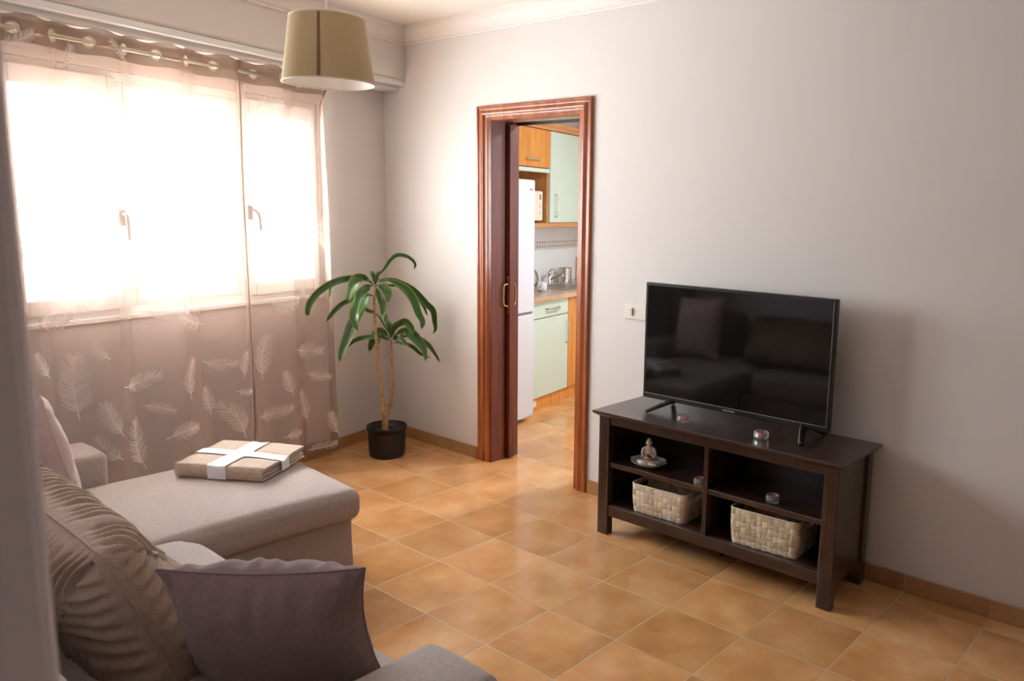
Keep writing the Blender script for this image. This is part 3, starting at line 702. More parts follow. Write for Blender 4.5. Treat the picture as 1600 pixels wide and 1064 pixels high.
g = G(); q, rr = knotty([pp(-.012, .262, .012), pp(-.022, .29, .014), pp(-.021, .355, .01), pp(-.031, .471), pp(-.040, .548), pp(-.044, .654), pp(-.053, .802), pp(-.057, .948), pp(-.050, 1.062)], (.0125, .0085), 8); g.tube(q, rr, 12); part('cane', g, BARK, plant)
g = G(); q, rr = knotty([pp(.002, .300), pp(.020, .308), pp(.033, .322), pp(.039, .365), pp(.043, .481), pp(.037, .612), pp(.036, .725)], (.010, .0065), 8); g.tube(q, rr, 12); part('cane', g, BARK, plant)
LEAVES_A = [([(-0.055, 1.06), (-0.116, 1.093), (-0.198, 1.1), (-0.294, 1.071), (-0.376, 1.015), (-0.425, 0.951), (-0.437, 0.901), (-0.431, 0.876)], 0.0449, 0.02), ([(-0.061, 1.064), (-0.13, 1.1), (-0.198, 1.1), (-0.266, 1.078), (-0.302, 1.036), (-0.313, 0.986)], 0.0262, -0.08), ([(-0.068, 1.071), (-0.109, 1.103), (-0.157, 1.093), (-0.179, 1.05), (-0.194, 1.007), (-0.202, 0.956)], 0.0599, 0.14), ([(-0.062, 1.056), (-0.096, 1.042), (-0.132, 0.999), (-0.154, 0.934), (-0.17, 0.862), (-0.151, 0.778)], 0.0688, 0.2), ([(-0.063, 0.991), (-0.091, 0.995), (-0.119, 0.948), (-0.177, 0.84), (-0.214, 0.746), (-0.251, 0.659), (-0.264, 0.593)], 0.0599, 0.1), ([(-0.07, 0.999), (-0.118, 0.992), (-0.174, 0.978), (-0.236, 0.949), (-0.278, 0.914), (-0.313, 0.871), (-0.333, 0.839)], 0.0299, -0.1), ([(-0.041, 1.056), (0.001, 1.042), (0.022, 0.998), (0.013, 0.951)], 0.0539, 0.1), ([(-0.044, 1.049), (-0.028, 0.998), (-0.009, 0.933), (-0.01, 0.868)], 0.0434, 0.16), ([(-0.026, 1.085), (0.037, 1.096), (0.113, 1.067), (0.184, 1.019), (0.247, 0.945), (0.29, 0.9), (0.3, 0.833), (0.303, 0.788), (0.284, 0.755)], 0.0389, -0.04), ([(-0.026, 1.078), (0.037, 1.085), (0.099, 1.056), (0.148, 1.019), (0.183, 0.96), (0.203, 0.886), (0.224, 0.834), (0.216, 0.786)], 0.0561, 0.08), ([(-0.02, 1.056), (0.043, 1.058), (0.113, 1.049), (0.19, 0.997), (0.232, 0.93), (0.255, 0.867)], 0.0254, -0.1), ([(-0.033, 1.085), (-0.025, 1.12), (0.003, 1.154), (0.042, 1.208), (0.081, 1.237), (0.13, 1.233), (0.169, 1.208), (0.186, 1.179), (0.177, 1.152)], 0.0239, -0.05), ([(-0.051, 0.889), (-0.086, 0.904), (-0.117, 0.923)], 0.0269, 0.04)]
LEAVES_B = [([(0.037, 0.741), (0.003, 0.808), (-0.031, 0.867), (-0.065, 0.897)], 0.012, -0.05), ([(0.037, 0.748), (0.031, 0.815), (0.012, 0.845), (0.008, 0.881)], 0.0329, -0.08), ([(0.04, 0.748), (0.052, 0.8), (0.081, 0.829), (0.12, 0.837)], 0.0299, -0.06), ([(0.048, 0.748), (0.073, 0.807), (0.12, 0.836), (0.159, 0.787), (0.147, 0.731)], 0.0449, 0.08), ([(0.047, 0.737), (0.094, 0.773), (0.144, 0.769), (0.186, 0.723), (0.229, 0.662), (0.242, 0.579)], 0.0614, 0.12), ([(0.047, 0.733), (0.108, 0.747), (0.179, 0.738), (0.251, 0.692), (0.287, 0.646), (0.328, 0.576)], 0.0314, -0.03), ([(0.047, 0.726), (0.072, 0.733), (0.107, 0.71), (0.146, 0.686)], 0.0434, 0.12), ([(0.05, 0.704), (0.093, 0.706), (0.164, 0.679), (0.214, 0.632), (0.27, 0.604)], 0.0254, 0.05), ([(0.033, 0.734), (-0.005, 0.771), (-0.04, 0.772), (-0.069, 0.728), (-0.092, 0.655)], 0.0539, -0.08), ([(0.029, 0.726), (-0.006, 0.742), (-0.055, 0.746), (-0.139, 0.737), (-0.188, 0.716), (-0.237, 0.666)], 0.0299, -0.12), ([(0.029, 0.719), (0.001, 0.734), (-0.027, 0.742), (-0.035, 0.698)], 0.0195, 0.08)]

def make_leaf(path, w, dtip, seed):
    """an arching strap leaf: narrow stalk, widest past the middle, folded along its midrib"""
    rnd = random.Random(seed); n = len(path)
    pts = [pp(a, z, dtip*(i/(n-1))**1.3) for i, (a, z) in enumerate(path)]
    q = catmull(pts, 6); m = len(q); g = G(); vs = []; uv = []
    cam = PF
    for i, p in enumerate(q):
        t = (q[min(i+1, m-1)]-q[max(i-1, 0)]).normalized(); f = i/(m-1)
        ww = w*.5*(.14+.86*math.sin(PI*min(1, max(0, (f-.12)/.88))**.9)**.75) if f > .12 else w*.5*.14
        if f > .93: ww *= max(.05, (1-f)/.07)
        side = t.cross(cam); side = side.normalized() if side.length > .15 else PE
        nrm = side.cross(t).normalized()
        tw = .35*math.sin(3*f+seed); side2 = side*math.cos(tw)+nrm*math.sin(tw); nrm2 = side2.cross(t).normalized()
        for k in range(7):
            x = -1+k/3.0
            wav = .16*w*math.sin(9*f+seed*1.7+(0 if x < 0 else 1.5))*abs(x)**2
            vs.append(p+side2*x*ww+nrm2*(abs(x)*ww*.38-.0)+nrm2*wav); uv.append((.5+x*.5, f*3))
    fs = [[i*7+k, i*7+k+1, (i+1)*7+k+1, (i+1)*7+k] for i in range(m-1) for k in range(6)]
    g.add(vs, fs, 0, True); g.uv = uv; return g
for i, (pth, w, d) in enumerate(LEAVES_A): part('leaf', make_leaf(pth, w, d, i), LEAF, plant)
for i, (pth, w, d) in enumerate(LEAVES_B): part('leaf', make_leaf(pth, w, d, i+20), LEAF, plant)
# young leaves at both growing tips
for (a, z, k0) in ((-.048, 1.06, 40), (.038, .74, 60)):
    for k in range(4):
        an = k*1.6+.4; dx, dd = .022*math.cos(an), .022*math.sin(an)
        part('leaf', make_leaf([(a, z-.01), (a+dx*.5, z+.03), (a+dx, z+.065), (a+dx*1.5, z+.085)], .014, dd, k0+k), LEAF, plant)

# ================================================================== corner sofa
sofa = thing('corner_sofa', 'taupe fabric corner sofa with a long chaise at its window end', 'sofa', (2.0, -2.55, 0))
def soft(lo, hi, r, n, fn=None, seg=4): return G().addbm(rbox(lo, hi, r, n, fn, seg), 0, True)
def nz(p, s, a): return a*noise.noise(Vector((p.x*s, p.y*s, p.z*s)))
def arm_fn(u, p):
    return p+Vector((nz(p, 5, .004), nz(p+Vector((9, 0, 0)), 5, .004), .006*(1-u.x*u.x) if u.z > .9 else 0))
part('armrest', soft((.715, -3.0, .05), (.972, -2.068, .52), .030, 16, arm_fn), SOFA, sofa)
part('armrest', soft((3.062, -3.0, .05), (3.315, -2.105, .522), .035, 16, arm_fn), SOFA, sofa)
part('backrest', soft((.972, -3.0, .05), (3.062, -2.79, .655), .03, 24, arm_fn), SOFA, sofa)
part('base', soft((.978, -2.78, .045), (3.056, -2.125, .25), .012, 20), SOFA, sofa)
part('chaise_base', soft((.985, -2.12, .03), (1.703, -1.425, .262), .016, 14, lambda u, p: p+Vector((nz(p, 4, .004), nz(p, 5, .003), 0))), SOFA, sofa)
def chaise_fn(u, p):
    crown = .020*(1-abs(u.x)**3)*(1-abs(u.y)**6) if u.z > 0 else 0
    d = Vector((nz(p, 4, .005), nz(p+Vector((5, 0, 0)), 4, .005), crown+nz(p, 3.5, .004)))
    # the cushion lies a touch askew and its outer corner is pulled forward
    if u.y > 0: d.x += .035*u.y*u.y*(u.x*.5+.5)
    d.y += -.055*(u.x*.5+.5)*max(0, u.y)
    return p+d
part('chaise_cushion', soft((.955, -2.78, .262), (1.738, -1.365, .392), .045, 34, chaise_fn, 6), SOFA, sofa)
def seat_fn(u, p):
    # plan corner next to the chaise is generously rounded
    cx, cy, R = 1.765+.11, -2.093-.11, .11
    q = p.copy()
    if q.x < cx and q.y > cy:
        d = Vector((q.x-cx, q.y-cy)); L = max(abs(d.x), abs(d.y))
        if d.length > 1e-6: d = d.normalized()*L; q.x, q.y = cx+d.x, cy+d.y
    q.z += .014*(1-abs(u.x)**3)*(1-abs(u.y)**4) if u.z > 0 else 0
    q += Vector((0, nz(p, 5, .004), nz(p, 4, .004))); return q
part('seat_cushion', soft((1.752, -2.78, .25), (3.060, -2.093, .410), .045, 34, seat_fn, 6), SOFA, sofa)
for (x, y) in ((1.06, -1.50), (1.62, -1.50), (.80, -2.92), (3.24, -2.92), (3.24, -2.18)):
    g = G(); g.lathe([(0, 0), (.022, 0), (.026, .052), (0, .052)], 16, (x, y, 0)); part('foot', g, TVM, sofa)

def cushion_mesh(w, h, t, M, nu=80, nv=80, p=2.6, q=.55, pinch=.05, rnd=.0, pleat=None, wr=.006, seed=0, belly=0.0, flare=0.0):
    """stuffed cover: front and back shells meeting at the seam; local x across, z up, y thickness"""
    g = G()
    def P(u, v, s):
        au, av = abs(u), abs(v)
        x = w/2*u*(1-pinch*(1-v*v)*au**3); z = h/2*v*(1-pinch*(1-u*u)*av**3)
        x *= math.sqrt(max(0, 1-rnd*v**4)); z *= math.sqrt(max(0, 1-rnd*u**4))
        if u > 0: x += flare*u*(.5-.5*v)
        th = max(0, (1-au**p)*(1-av**(p*2.2 if (belly and v < 0) else p)))**q*t/2
        edge = min(w/2*(1-au), h/2*(1-av))
        n1 = noise.noise(Vector((x*7+seed, z*7, s*3)))*wr*2+noise.noise(Vector((x*19, z*19+seed, s*5)))*wr
        th += n1*min(1, edge/.04)
        # puckers running in from the seam
        ang = (x if h/2*(1-av) < w/2*(1-au) else z)
        pk = pleat or (.0035, .05, .05)
        wob = noise.noise(Vector((ang*9+seed, s*2, edge*6)))
        th += pk[0]*math.sin(2*PI*ang/pk[1]*(1+.15*wob)+4*wob)*math.exp(-edge/pk[2])*min(1, edge/.012)*(.45+.9*abs(wob)+(pk[3] if len(pk) > 3 and v > 0 and h/2*(1-av) < w/2*(1-au) else 0))
        if s < 0: th *= 1+belly*(.5-.5*v)**2
        return M @ Vector((x, -s*th, z))
    def rm(a): return math.sin(a*PI/2)*.35+a*.65
    for s in (-1, 1): g.grid(nu, nv, lambda i, j: P(rm(i*2-1), rm(j*2-1), s), 0, True)
    # welt along the seam
    ring_ = [P(rm(2*k/60-1), -1, 1) for k in range(60)]+[P(1, rm(2*k/60-1), 1) for k in range(60)]+[P(rm(1-2*k/60), 1, 1) for k in range(60)]+[P(-1, rm(1-2*k/60), 1) for k in range(60)]
    g.tube(ring_, .0028, 6, 0, True, True)
    return g
def cushion(name, label, cat, mat, w, h, t, loc, yaw, lean, roll=0, group=None, **kw):
    M = Matrix.Translation(loc) @ Matrix.Rotation(yaw, 4, 'Z') @ Matrix.Rotation(lean, 4, 'X') @ Matrix.Rotation(roll, 4, 'Y')
    base = Vector(loc)-Vector((0, 0, h/2))
    g = cushion_mesh(w, h, t, M, **kw)
    o = part(name, g, mat, None, origin=tuple(base)); return tag(o, label, cat, group)
cushion('back_cushion', 'large sand-brown back cushion with gathered seams, nearest the viewer on the sofa', 'cushion', BACKC,
        1.08, .40, .24, (2.052, -2.572, .572), 0, .33, belly=1.1, flare=.085, nu=220, nv=110, p=5, q=.5, pinch=-.01, rnd=.10, pleat=(.012, .040, .10, 1.1), wr=.005, seed=3)
cushion('back_cushion', 'sand-brown back cushion behind the pink pillow at the chaise end', 'cushion', BACKC,
        .44, .36, .20, (1.20, -2.66, .585), 0, .10, nu=90, nv=90, p=5, q=.5, pinch=-.01, rnd=.10, pleat=(.007, .036, .07, .5), seed=8)
cushion('throw_pillow', 'mauve-brown throw pillow leaning in the near corner of the sofa against its armrest', 'pillow', MAUVE,
        .445, .38, .23, (2.822, -2.366, .570), math.radians(43), .42, roll=.0, nu=110, nv=110, p=2.4, q=.6, pinch=.10, pleat=(.006, .06, .05, .6), seed=1)
cushion('throw_pillow', 'dusty pink throw pillow standing on the chaise beside the window armrest', 'pillow', PINK,
        .45, .47, .16, (1.17, -2.375, .645), math.radians(8), .22, roll=-.06, nu=90, nv=90, p=2.4, q=.6, pinch=.08, pleat=(.005, .06, .05, .5), seed=5)

# ------------------------------------------------------------------ folded blanket with ribbon
BO = Vector((1.146, -1.889, .416)); BA = math.atan2(.204, .323)
blanket = thing('folded_blanket', 'folded beige blanket tied with white ribbon lying on the chaise', 'blanket', tuple(BO), BA)
BWU, BWV = .385, .345                      # along the front fold, and back
def bh(v, u, H=.058):
    s_ = 1-.30*math.exp(-((v-.171)/.034)**2)*sstep(.05, .38, u/1.0) - .10*math.exp(-((u-.186)/.035)**2)
    return H*s_
g = G()
layers = 7
for L in range(layers):
    z0 = .050*L/layers; z1 = .050*(L+1)/layers-.0012
    k_in = .004*math.sin(L*2.1)+.003
    def lay(lo, hi, ins):
        def fn(u, p):
            f = p.z/.050; hh = bh(p.y, p.x)
            q = p.copy(); q.z = f*hh
            q.x += .004*noise.noise(Vector((p.y*22, L*3, 1)))*(1 if u.x > 0 else .3)
            q.y += .003*noise.noise(Vector((p.x*16, L*2, 5)))
            q.z += .0016*noise.noise(Vector((p.x*14, p.y*14, L)))
            if p.x > .25: q.z -= .006*sstep(.25, .42, p.x)*(f)
            return q
        return rbox(lo, hi, (z1-z0)/2*.96, 40, fn, 3)
    if 0 < L < layers-1: g.addbm(lay((.010, .007, z0), (BWU-.004-k_in, BWV-.004-k_in, z1), k_in), 0, True)
    else: g.addbm(lay((.0, .004, z0), (BWU, BWV, z1), 0), 0, True)
# outer fold wrapping the front and left side
def wrap(i, j):
    # i along the front edge u, j round the fold
    a = PI*(j-.5); u = BWU*i*.998; R = .5*bh(0.0, u)
    y = .012-math.cos(a)*.0145; z = R+math.sin(a)*R*1.0
    return Vector((u, y+.0025*noise.noise(Vector((u*16, 1, 0))), z))
g.grid(60, 16, wrap, 0, True)
def wrap2(i, j):
    a = PI*(j-.5); v = .006+(BWV-.01)*i; R = .5*bh(v, 0)
    return Vector((.008-math.cos(a)*.011, v, R+math.sin(a)*R))
g.grid(60, 16, wrap2, 0, True)
part('blanket_cloth', g, BLANK, blanket, local=True)
def ribbon_u(i, j):        # band that runs away from the viewer over the front fold
    x = .146+.080*j; s_ = i*(.05+BWV+.05)
    if s_ < .05: y, z = -.0045, s_/.05*bh(0, x)
    elif s_ < .05+BWV: y = s_-.05; z = bh(y, x)+.0022; y -= .003
    else: y = BWV+.003; z = (1-(s_-.05-BWV)/.05)*bh(BWV, x)
    return Vector((x, y, z+.0014))
g = G(); g.grid(70, 5, ribbon_u, 0, True)
def ribbon_v(i, j):
    y = .140+.062*j; s_ = i*(.05+BWU+.05)
    if s_ < .05: x, z = -.0065, s_/.05*bh(y, 0)
    elif s_ < .05+BWU: x = s_-.05; z = bh(y, x)+.0024; z -= .006*sstep(.25, .42, x)
    else: x = BWU+.004; z = (1-(s_-.05-BWU)/.05)*(bh(y, BWU)-.006)
    if abs(x-.186) < .045: z += .001
    return Vector((x, y, z+.0010))
g.grid(70, 5, ribbon_v, 0, True)
part('ribbon', g, RIBBON, blanket, local=True)

# ================================================================== TV bench
X0, X1, YF, YB = 2.162, 3.343, -.388, -.040
bench = thing('tv_bench', 'dark brown wooden TV bench with two open shelves, standing against the wall', 'tv bench', ((X0+X1)/2, (YF+YB)/2, 0))
g = G()
def ogee(o): return [(o, .580), (o+.004, .584), (o+.012, .590), (o+.018, .594), (o+.018, .603), (o+.0165, .605)]
rings = []
for (o, z) in [(-.10, .580)]+ogee(0.006)+[(-.10, .605)]:
    rings.append([(X0-o, YF-o, z), (X1+o, YF-o, z), (X1+o, YB+min(o, .018)+.006, z), (X0-o, YB+min(o, .018)+.006, z)])
vs = [v for r in rings for v in r]; fs = []
for k in range(len(rings)-1):
    for i in range(4): fs.append([k*4+i, k*4+(i+1) % 4, (k+1)*4+(i+1) % 4, (k+1)*4+i])
fs += [[0, 1, 2, 3], [(len(rings)-1)*4+i for i in range(4)][::-1]]
g.add(vs, fs); part('table_top', g, ESPR, bench)
LWD, LDP = .060, .042
for (x, y) in ((X0, YF), (X1-LWD, YF), (X0, YB-LDP), (X1-LWD, YB-LDP)):
    g = G(); xs = 1 if x > 2.7 else 0
    g.box((x, y, 0), (x+LWD, y+LDP, .580), .003, 2)
    if y < -.2:
        for k in (.36, .64): g.box((x+LWD*k-.002, y-.0012, .12), (x+LWD*k+.002, y+.001, .535), .0005, 1)
    part('leg', g, ESPR, bench)
for x in (X0+.012, X1-.030): g = G(); g.box((x, YF+LDP, .095), (x+.018, YB-LDP, .580)); part('side_panel', g, ESPR, bench)
g = G(); g.box((X0+LWD, YF+.008, .541), (X1-LWD, YF+.026, .580), .002, 1); part('front_rail', g, ESPR, bench)
g = G(); g.box((X0+LWD, YF+.006, .094), (X1-LWD, YF+.024, .147), .002, 1); part('front_rail', g, ESPR, bench)
g = G(); g.box((X0+.03, YF+.024, .129), (X1-.03, YB-.006, .147), .001, 1); part('bottom_shelf', g, ESPR, bench)
for xa, xb in ((X0+.03, 2.739), (2.761, X1-.03)):
    g = G(); g.box((xa, YF+.012, .335), (xb, YB-.006, .358), .002, 1); part('shelf', g, ESPR, bench)
g = G(); g.box((2.739, YF+.008, .147), (2.761, YF+.026, .541), .001, 1); g.box((2.739, YF+.026, .147), (2.761, YB-.006, .580), .001, 1); part('divider', g, ESPR, bench)
g = G(); g.box((X0+.03, YB-.006, .10), (X1-.03, YB, .580)); part('back_panel', g, ESPR, bench)
g = G(); g.lathe([(0, 0), (.012, 0), (.016, .095), (0, .129)], 12, (2.75, -.21, 0)); part('support_foot', g, ESPR, bench)

# ================================================================== television
tv = thing('television', 'black flat screen television standing on the dark bench', 'television', (2.725, -.17, .605))
TX0, TX1, TZ0, TZ1, TY = 2.253, 3.197, .648, 1.201, -.172
g = G(); g.box((TX0, TY, TZ0), (TX1, TY+.030, TZ1), .004, 3); g.box((TX0+.16, TY+.028, TZ0+.04), (TX1-.16, TY+.062, TZ0+.34), .012, 3)
part('tv_body', g, TVM, tv)
g = G(); g.box((TX0+.013, TY-.0008, TZ0+.026), (TX1-.013, TY+.002, TZ1-.013)); part('screen', g, TVS, tv)
g = G(); g.box((TX0+.010, TY-.0022, TZ0+.0225), (TX1-.010, TY, TZ0+.0255), .0005, 1)
g.box((TX1-.0125, TY-.0022, TZ0+.0225), (TX1-.0100, TY, TZ1-.010), .0005, 1)
part('screen_trim', g, TVL, tv)
# small silver wordmark below the screen, too small to spell out in the photograph
g = G(); g.box((2.696, TY-.0016, TZ0+.0075), (2.757, TY+.001, TZ0+.0145), .0006, 1); part('badge', g, TVL, tv)
for (xt, xf) in ((2.425, 2.356), (3.085, 3.132)):
    for (yf, yt) in ((-.283, -.165), (-.060, -.150)):
        g = G(); n = 14; s_ = 1 if xf > xt else -1
        pts = catmull([(xt, yt, .654), (xt+(xf-xt)*.35, yt+(yf-yt)*.40, .640), (xf, yf, .6135)], 7)
        for i, p in enumerate(pts): pass
        vs = []
        for i, p in enumerate(pts):
            f = i/(len(pts)-1); hw_, hh_ = .017-.005*f, .012-.004*f
            d = (Vector((xf, yf, 0))-Vector((xt, yt, 0))).normalized(); sd = Vector((-d.y, d.x, 0))
            for a in range(10):
                an = 2*PI*a/10; vs.append(p+sd*hw_*math.cos(an)+Vector((0, 0, 1))*hh_*math.sin(an))
        m = len(pts); fs = [[i*10+a, i*10+(a+1) % 10, (i+1)*10+(a+1) % 10, (i+1)*10+a] for i in range(m-1) for a in range(10)]+[list(range(10)), [(m-1)*10+a for a in range(10)][::-1]]
        g.add(vs, fs, 0, True); part('foot', g, TVB, tv)

# ================================================================== things on the bench
def candle(label, loc, kind, rz):
    t = thing('tealight_holder', label, 'candle holder', loc, rz, group='small glass tealight holders with red candles')
    g = G()
    if kind == 'square':
        n = 8; out = []
        for (a, z, r) in ((0, 0, .0250), (0, .004, .0285), (0, .025, .0290), (0, .031, .0265)):
            out.append([(r*1.06*math.cos(PI/4*k+PI/8)*(1.0), r*1.06*math.sin(PI/4*k+PI/8), z) for k in range(n)])
        rin, zb = .0190, .009
        inn = [[(rin*math.cos(2*PI*k/n+PI/8), rin*math.sin(2*PI*k/n+PI/8), z) for k in range(n)] for z in (.031, zb)]
        rr = out+inn; vs = [v for r in rr for v in r]; fs = []
        for k in range(len(rr)-1):
            for i in range(n): fs.append([k*n+i, k*n+(i+1) % n, (k+1)*n+(i+1) % n, (k+1)*n+i])
        fs += [list(range(n))[::-1], [(len(rr)-1)*n+i for i in range(n)]]; g.add(vs, fs)
    else:
        g.lathe([(0, 0), (.024, 0), (.027, .003), (.0285, .015), (.027, .029), (.025, .031), (.022, .030), (.0205, .016), (.019, .009), (0, .009)], 28)
    part('glass_cup', g, CLEARG, t, local=True)
    g = G(); g.lathe([(0, .0095), (.017, .0095), (.017, .023), (.015, .0245), (0, .0245)], 20); g.tube([(0, 0, .024), (.001, 0, .029)], .0008, 6)
    part('candle', g, REDW, t, local=True)
candle('square-cut glass tealight holder on the bench top near the left foot of the television', (2.572, -.295, .605), 'square', .3)
candle('square-cut glass tealight holder on the bench top below the middle of the screen', (2.957, -.292, .605), 'square', .1)
candle('round glass tealight holder on the left middle shelf beside the divider', (2.705, -.350, .358), 'round', 0)
candle('round glass tealight holder standing alone on the right middle shelf', (3.040, -.322, .358), 'round', .5)

# oval plate and seated figurine on the left middle shelf
PX, PY, PZ = 2.385, -.292, .358
g = G()
def plate_pt(u, v, s):
    a = 2*PI*u; r = .090*v
    rr = r*(1+.035*math.sin(8*a)*v**3); z = .004+.024*v**2.6-(.0035 if s else 0)*(1 if v < .995 else 0)
    return Vector((PX+rr*math.cos(a)*1.0, PY+rr*math.sin(a)*.86, PZ+max(0.0005, z-.0035+.003)))
g.grid(48, 12, lambda u, v: plate_pt(u, v, 0), 0, True, closed_u=True); g.grid(48, 12, lambda u, v: plate_pt(u, v, 1)-Vector((0, 0, .0005)), 0, True, closed_u=True)
tag(part('plate', g, PORC, None, origin=(PX, PY, PZ)), 'shallow pale scalloped plate under the seated figurine on the left middle shelf', 'plate')
fig = thing('seated_figurine', 'small cream seated cross-legged figurine holding a bowl, sitting on the plate', 'figurine', (PX, PY, PZ+.006), math.radians(28))
bm = bmesh.new()
def ell(c, r, rot=None):
    M = Matrix.Translation(c) @ (rot if rot is not None else IDM) @ Matrix.Diagonal((*r, 1))
    bmesh.ops.create_icosphere(bm, subdivisions=3, radius=1, matrix=M)
ell((0, .004, .030), (.0165, .0125, .016)); ell((0, .004, .048), (.0185, .0115, .017)); ell((0, .004, .061), (.0185, .009, .008))
ell((0, .002, .012), (.024, .018, .011))
for s_ in (-1, 1):
    ell((s_*.024, -.008, .010), (.021, .0115, .0095), Matrix.Rotation(s_*.55, 4, 'Z')); ell((s_*.014, -.021, .007), (.020, .0085, .0065), Matrix.Rotation(-s_*.35, 4, 'Z'))
    ell((s_*.0215, .000, .049), (.0062, .0068, .0155), Matrix.Rotation(-s_*.22, 4, 'Y')); ell((s_*.0175, -.010, .034), (.0055, .0125, .0055), Matrix.Rotation(s_*.5, 4, 'Z'))
    ell((s_*.0095, .000, .0795), (.0022, .0028, .0052)); ell((s_*.009, -.018, .0315), (.006, .005, .004))
ell((0, .002, .068), (.0050, .0050, .008)); ell((0, .000, .0805), (.0092, .0098, .0118)); ell((0, .003, .0925), (.0052, .0052, .0048)); ell((0, .002, .087), (.0090, .0094, .0065))
ell((0, -.0095, .0795), (.0016, .0022, .0026)); ell((0, -.0088, .0745), (.003, .0012, .0010))
g = G().addbm(bm, 0, True)
for v_ in g.v: v_ *= 1.30
fb = part('figurine_body', g, STONE, fig, local=True)
rm_ = fb.modifiers.new('merge', 'REMESH'); rm_.mode = 'VOXEL'; rm_.voxel_size = .0011; rm_.use_smooth_shade = True
sm_ = fb.modifiers.new('soften', 'SMOOTH'); sm_.factor = .5; sm_.iterations = 3
g = G(); g.lathe([(0, 0), (.008, 0), (.0135, .006), (.0150, .013), (.0140, .0135), (.0120, .008), (0, .006)], 22, (0, -.020, .024))
for v_ in g.v: v_ *= 1.30
part('bowl', g, BOWLG, fig, local=True)
g = G(); g.lathe([(0, .0075), (.0115, .0085), (.0105, .0150), (.004, .0175), (0, .0175)], 18, (0, -.020, .024)); g.tube([(0, -.020, .040), (-.002, -.020, .048)], .0012, 6)
for v_ in g.v: v_ *= 1.30
part('red_candle', g, simple('dark_red_wax', (.16, .012, .012), .4), fig, local=True)

# woven baskets
def basket(label, x0, x1, y0, y1, h, rz):
    cx, cy = (x0+x1)/2, (y0+y1)/2
    t = thing('woven_basket', label, 'basket', (cx, cy, .147), rz, group='woven seagrass baskets in the bench')
    W_, D_ = (x1-x0)/2, (y1-y0)/2; R = .022
    per = []
    def corner(cx_, cy_, a0):
        for k in range(5): a = a0+PI/2*k/4; per.append((cx_+R*math.cos(a), cy_+R*math.sin(a)))
    # perimeter sampled evenly: straights subdivided to the strand pitch
    def straight(ax, ay, bx, by):
        L = math.hypot(bx-ax, by-ay); n = max(1, round(L/.0035))
        for k in range(1, n): per.append((ax+(bx-ax)*k/n, ay+(by-ay)*k/n))
    straight(-W_+R, -D_, W_-R, -D_); corner(W_-R, -D_+R, -PI/2); straight(W_, -D_+R, W_, D_-R); corner(W_-R, D_-R, 0)
    straight(W_-R, D_, -W_+R, D_); corner(-W_+R, D_-R, PI/2); straight(-W_, D_-R, -W_, -D_+R); corner(-W_+R, -D_+R, PI)
    # arc length
    S_ = [0]
    for i in range(1, len(per)+1): a = per[i-1]; b = per[i % len(per)]; S_.append(S_[-1]+math.hypot(b[0]-a[0], b[1]-a[1]))
    tot = S_[-1]; NR = 5 if h < .14 else 6; pitch = tot/(2*round(tot/.0235/2)); rowh = h/NR
    vs, attr, fs = [], [], []
    nz_ = NR*8+1; rnd = random.Random(int(x0*100)); tone = {}
    for i, (x, y) in enumerate(per):
        nx, ny = (x/W_ if abs(x) > W_-R else 0), (y/D_ if abs(y) > D_-R else 0); L = math.hypot(nx, ny) or 1; nx /= L; ny /= L
        for j in range(nz_):
            z = h*j/(nz_-1)
            cs, cr_ = int(S_[i]/pitch), min(NR-1, int(z/rowh+1e-6)); fx_, fz_ = (S_[i]/pitch) % 1, (z/rowh) % 1
            over = (cs+cr_) % 2
            b = (math.sin(PI*fx_)**.5*.0030 if over else math.sin(PI*fz_)**.5*.0026)-.0014
            fl = 1+.05*(z/h); bow = .004*math.sin(PI*z/h)
            vs.append((x*fl+nx*(b+bow), y*fl+ny*(b+bow), z+.0015*noise.noise(Vector((x*20, y*20, 3)))*(z/h)*2))
            key = (cs, cr_)
            if key not in tone: tone[key] = rnd.uniform(.05, .75)
            e_ = min(fx_, 1-fx_, fz_, 1-fz_)
            attr.append(tone[key]*(1 if e_ > .08 else .45))
    n = len(per)
    for i in range(n):
        for j in range(nz_-1):
            x, y = per[i]
            # hand hole in both short sides
            if abs(x) > W_-.002 and abs(y) < .034 and h*.66 < h*(j+.5)/(nz_-1) < h*.86: continue
            fs.append([i*nz_+j, ((i+1) % n)*nz_+j, ((i+1) % n)*nz_+j+1, i*nz_+j+1])
    g = G(); g.add(vs, fs, 0, True)
    base = len(g.v); g.add([(x*.99, y*.99, .002) for x, y in per], [list(range(n))], 0)
    attr += [.2]*n
    # rim strip
    m0 = len(g.v); g.tube([(x*1.05, y*1.05, h) for x, y in per], .0032, 6, 0, True, True); attr += [.55]*(len(g.v)-m0)
    g.attr = attr
    o = part('basket_body', g, WEAVE, t, local=True)
    so = o.modifiers.new('thickness', 'SOLIDIFY'); so.thickness = .004; so.offset = -1
basket('smaller woven seagrass basket on the lower left shelf of the dark bench', 2.342, 2.622, -.350, -.135, .135, math.radians(2.5))
basket('larger woven seagrass basket on the lower right shelf of the dark bench', 2.868, 3.163, -.352, -.130, .156, math.radians(3))

# light switch
sw = thing('light_switch', 'cream light switch plate on the wall left of the television', 'light switch', (2.068, 0, 1.026))
g = G(); g.box((2.000, -.009, .988), (2.136, 0, 1.066), .003, 2); part('switch_plate', g, CREAMPL, sw)
g = G(); g.box((2.032, -.0105, 1.000), (2.058, -.006, 1.054), .001, 1); part('switch_frame', g, CREAMPL, sw)
bm = bmesh.new(); bmesh.ops.create_cube(bm, size=1)
for v in bm.verts: v.co = Vector((2.0475+v.co.x*.016, -.011+v.co.y*.010-(.004 if (v.co.z > 0 and v.co.y < 0) else 0), 1.027+v.co.z*.036))
g = G().addbm(bm); part('rocker', g, CREAMPL, sw)

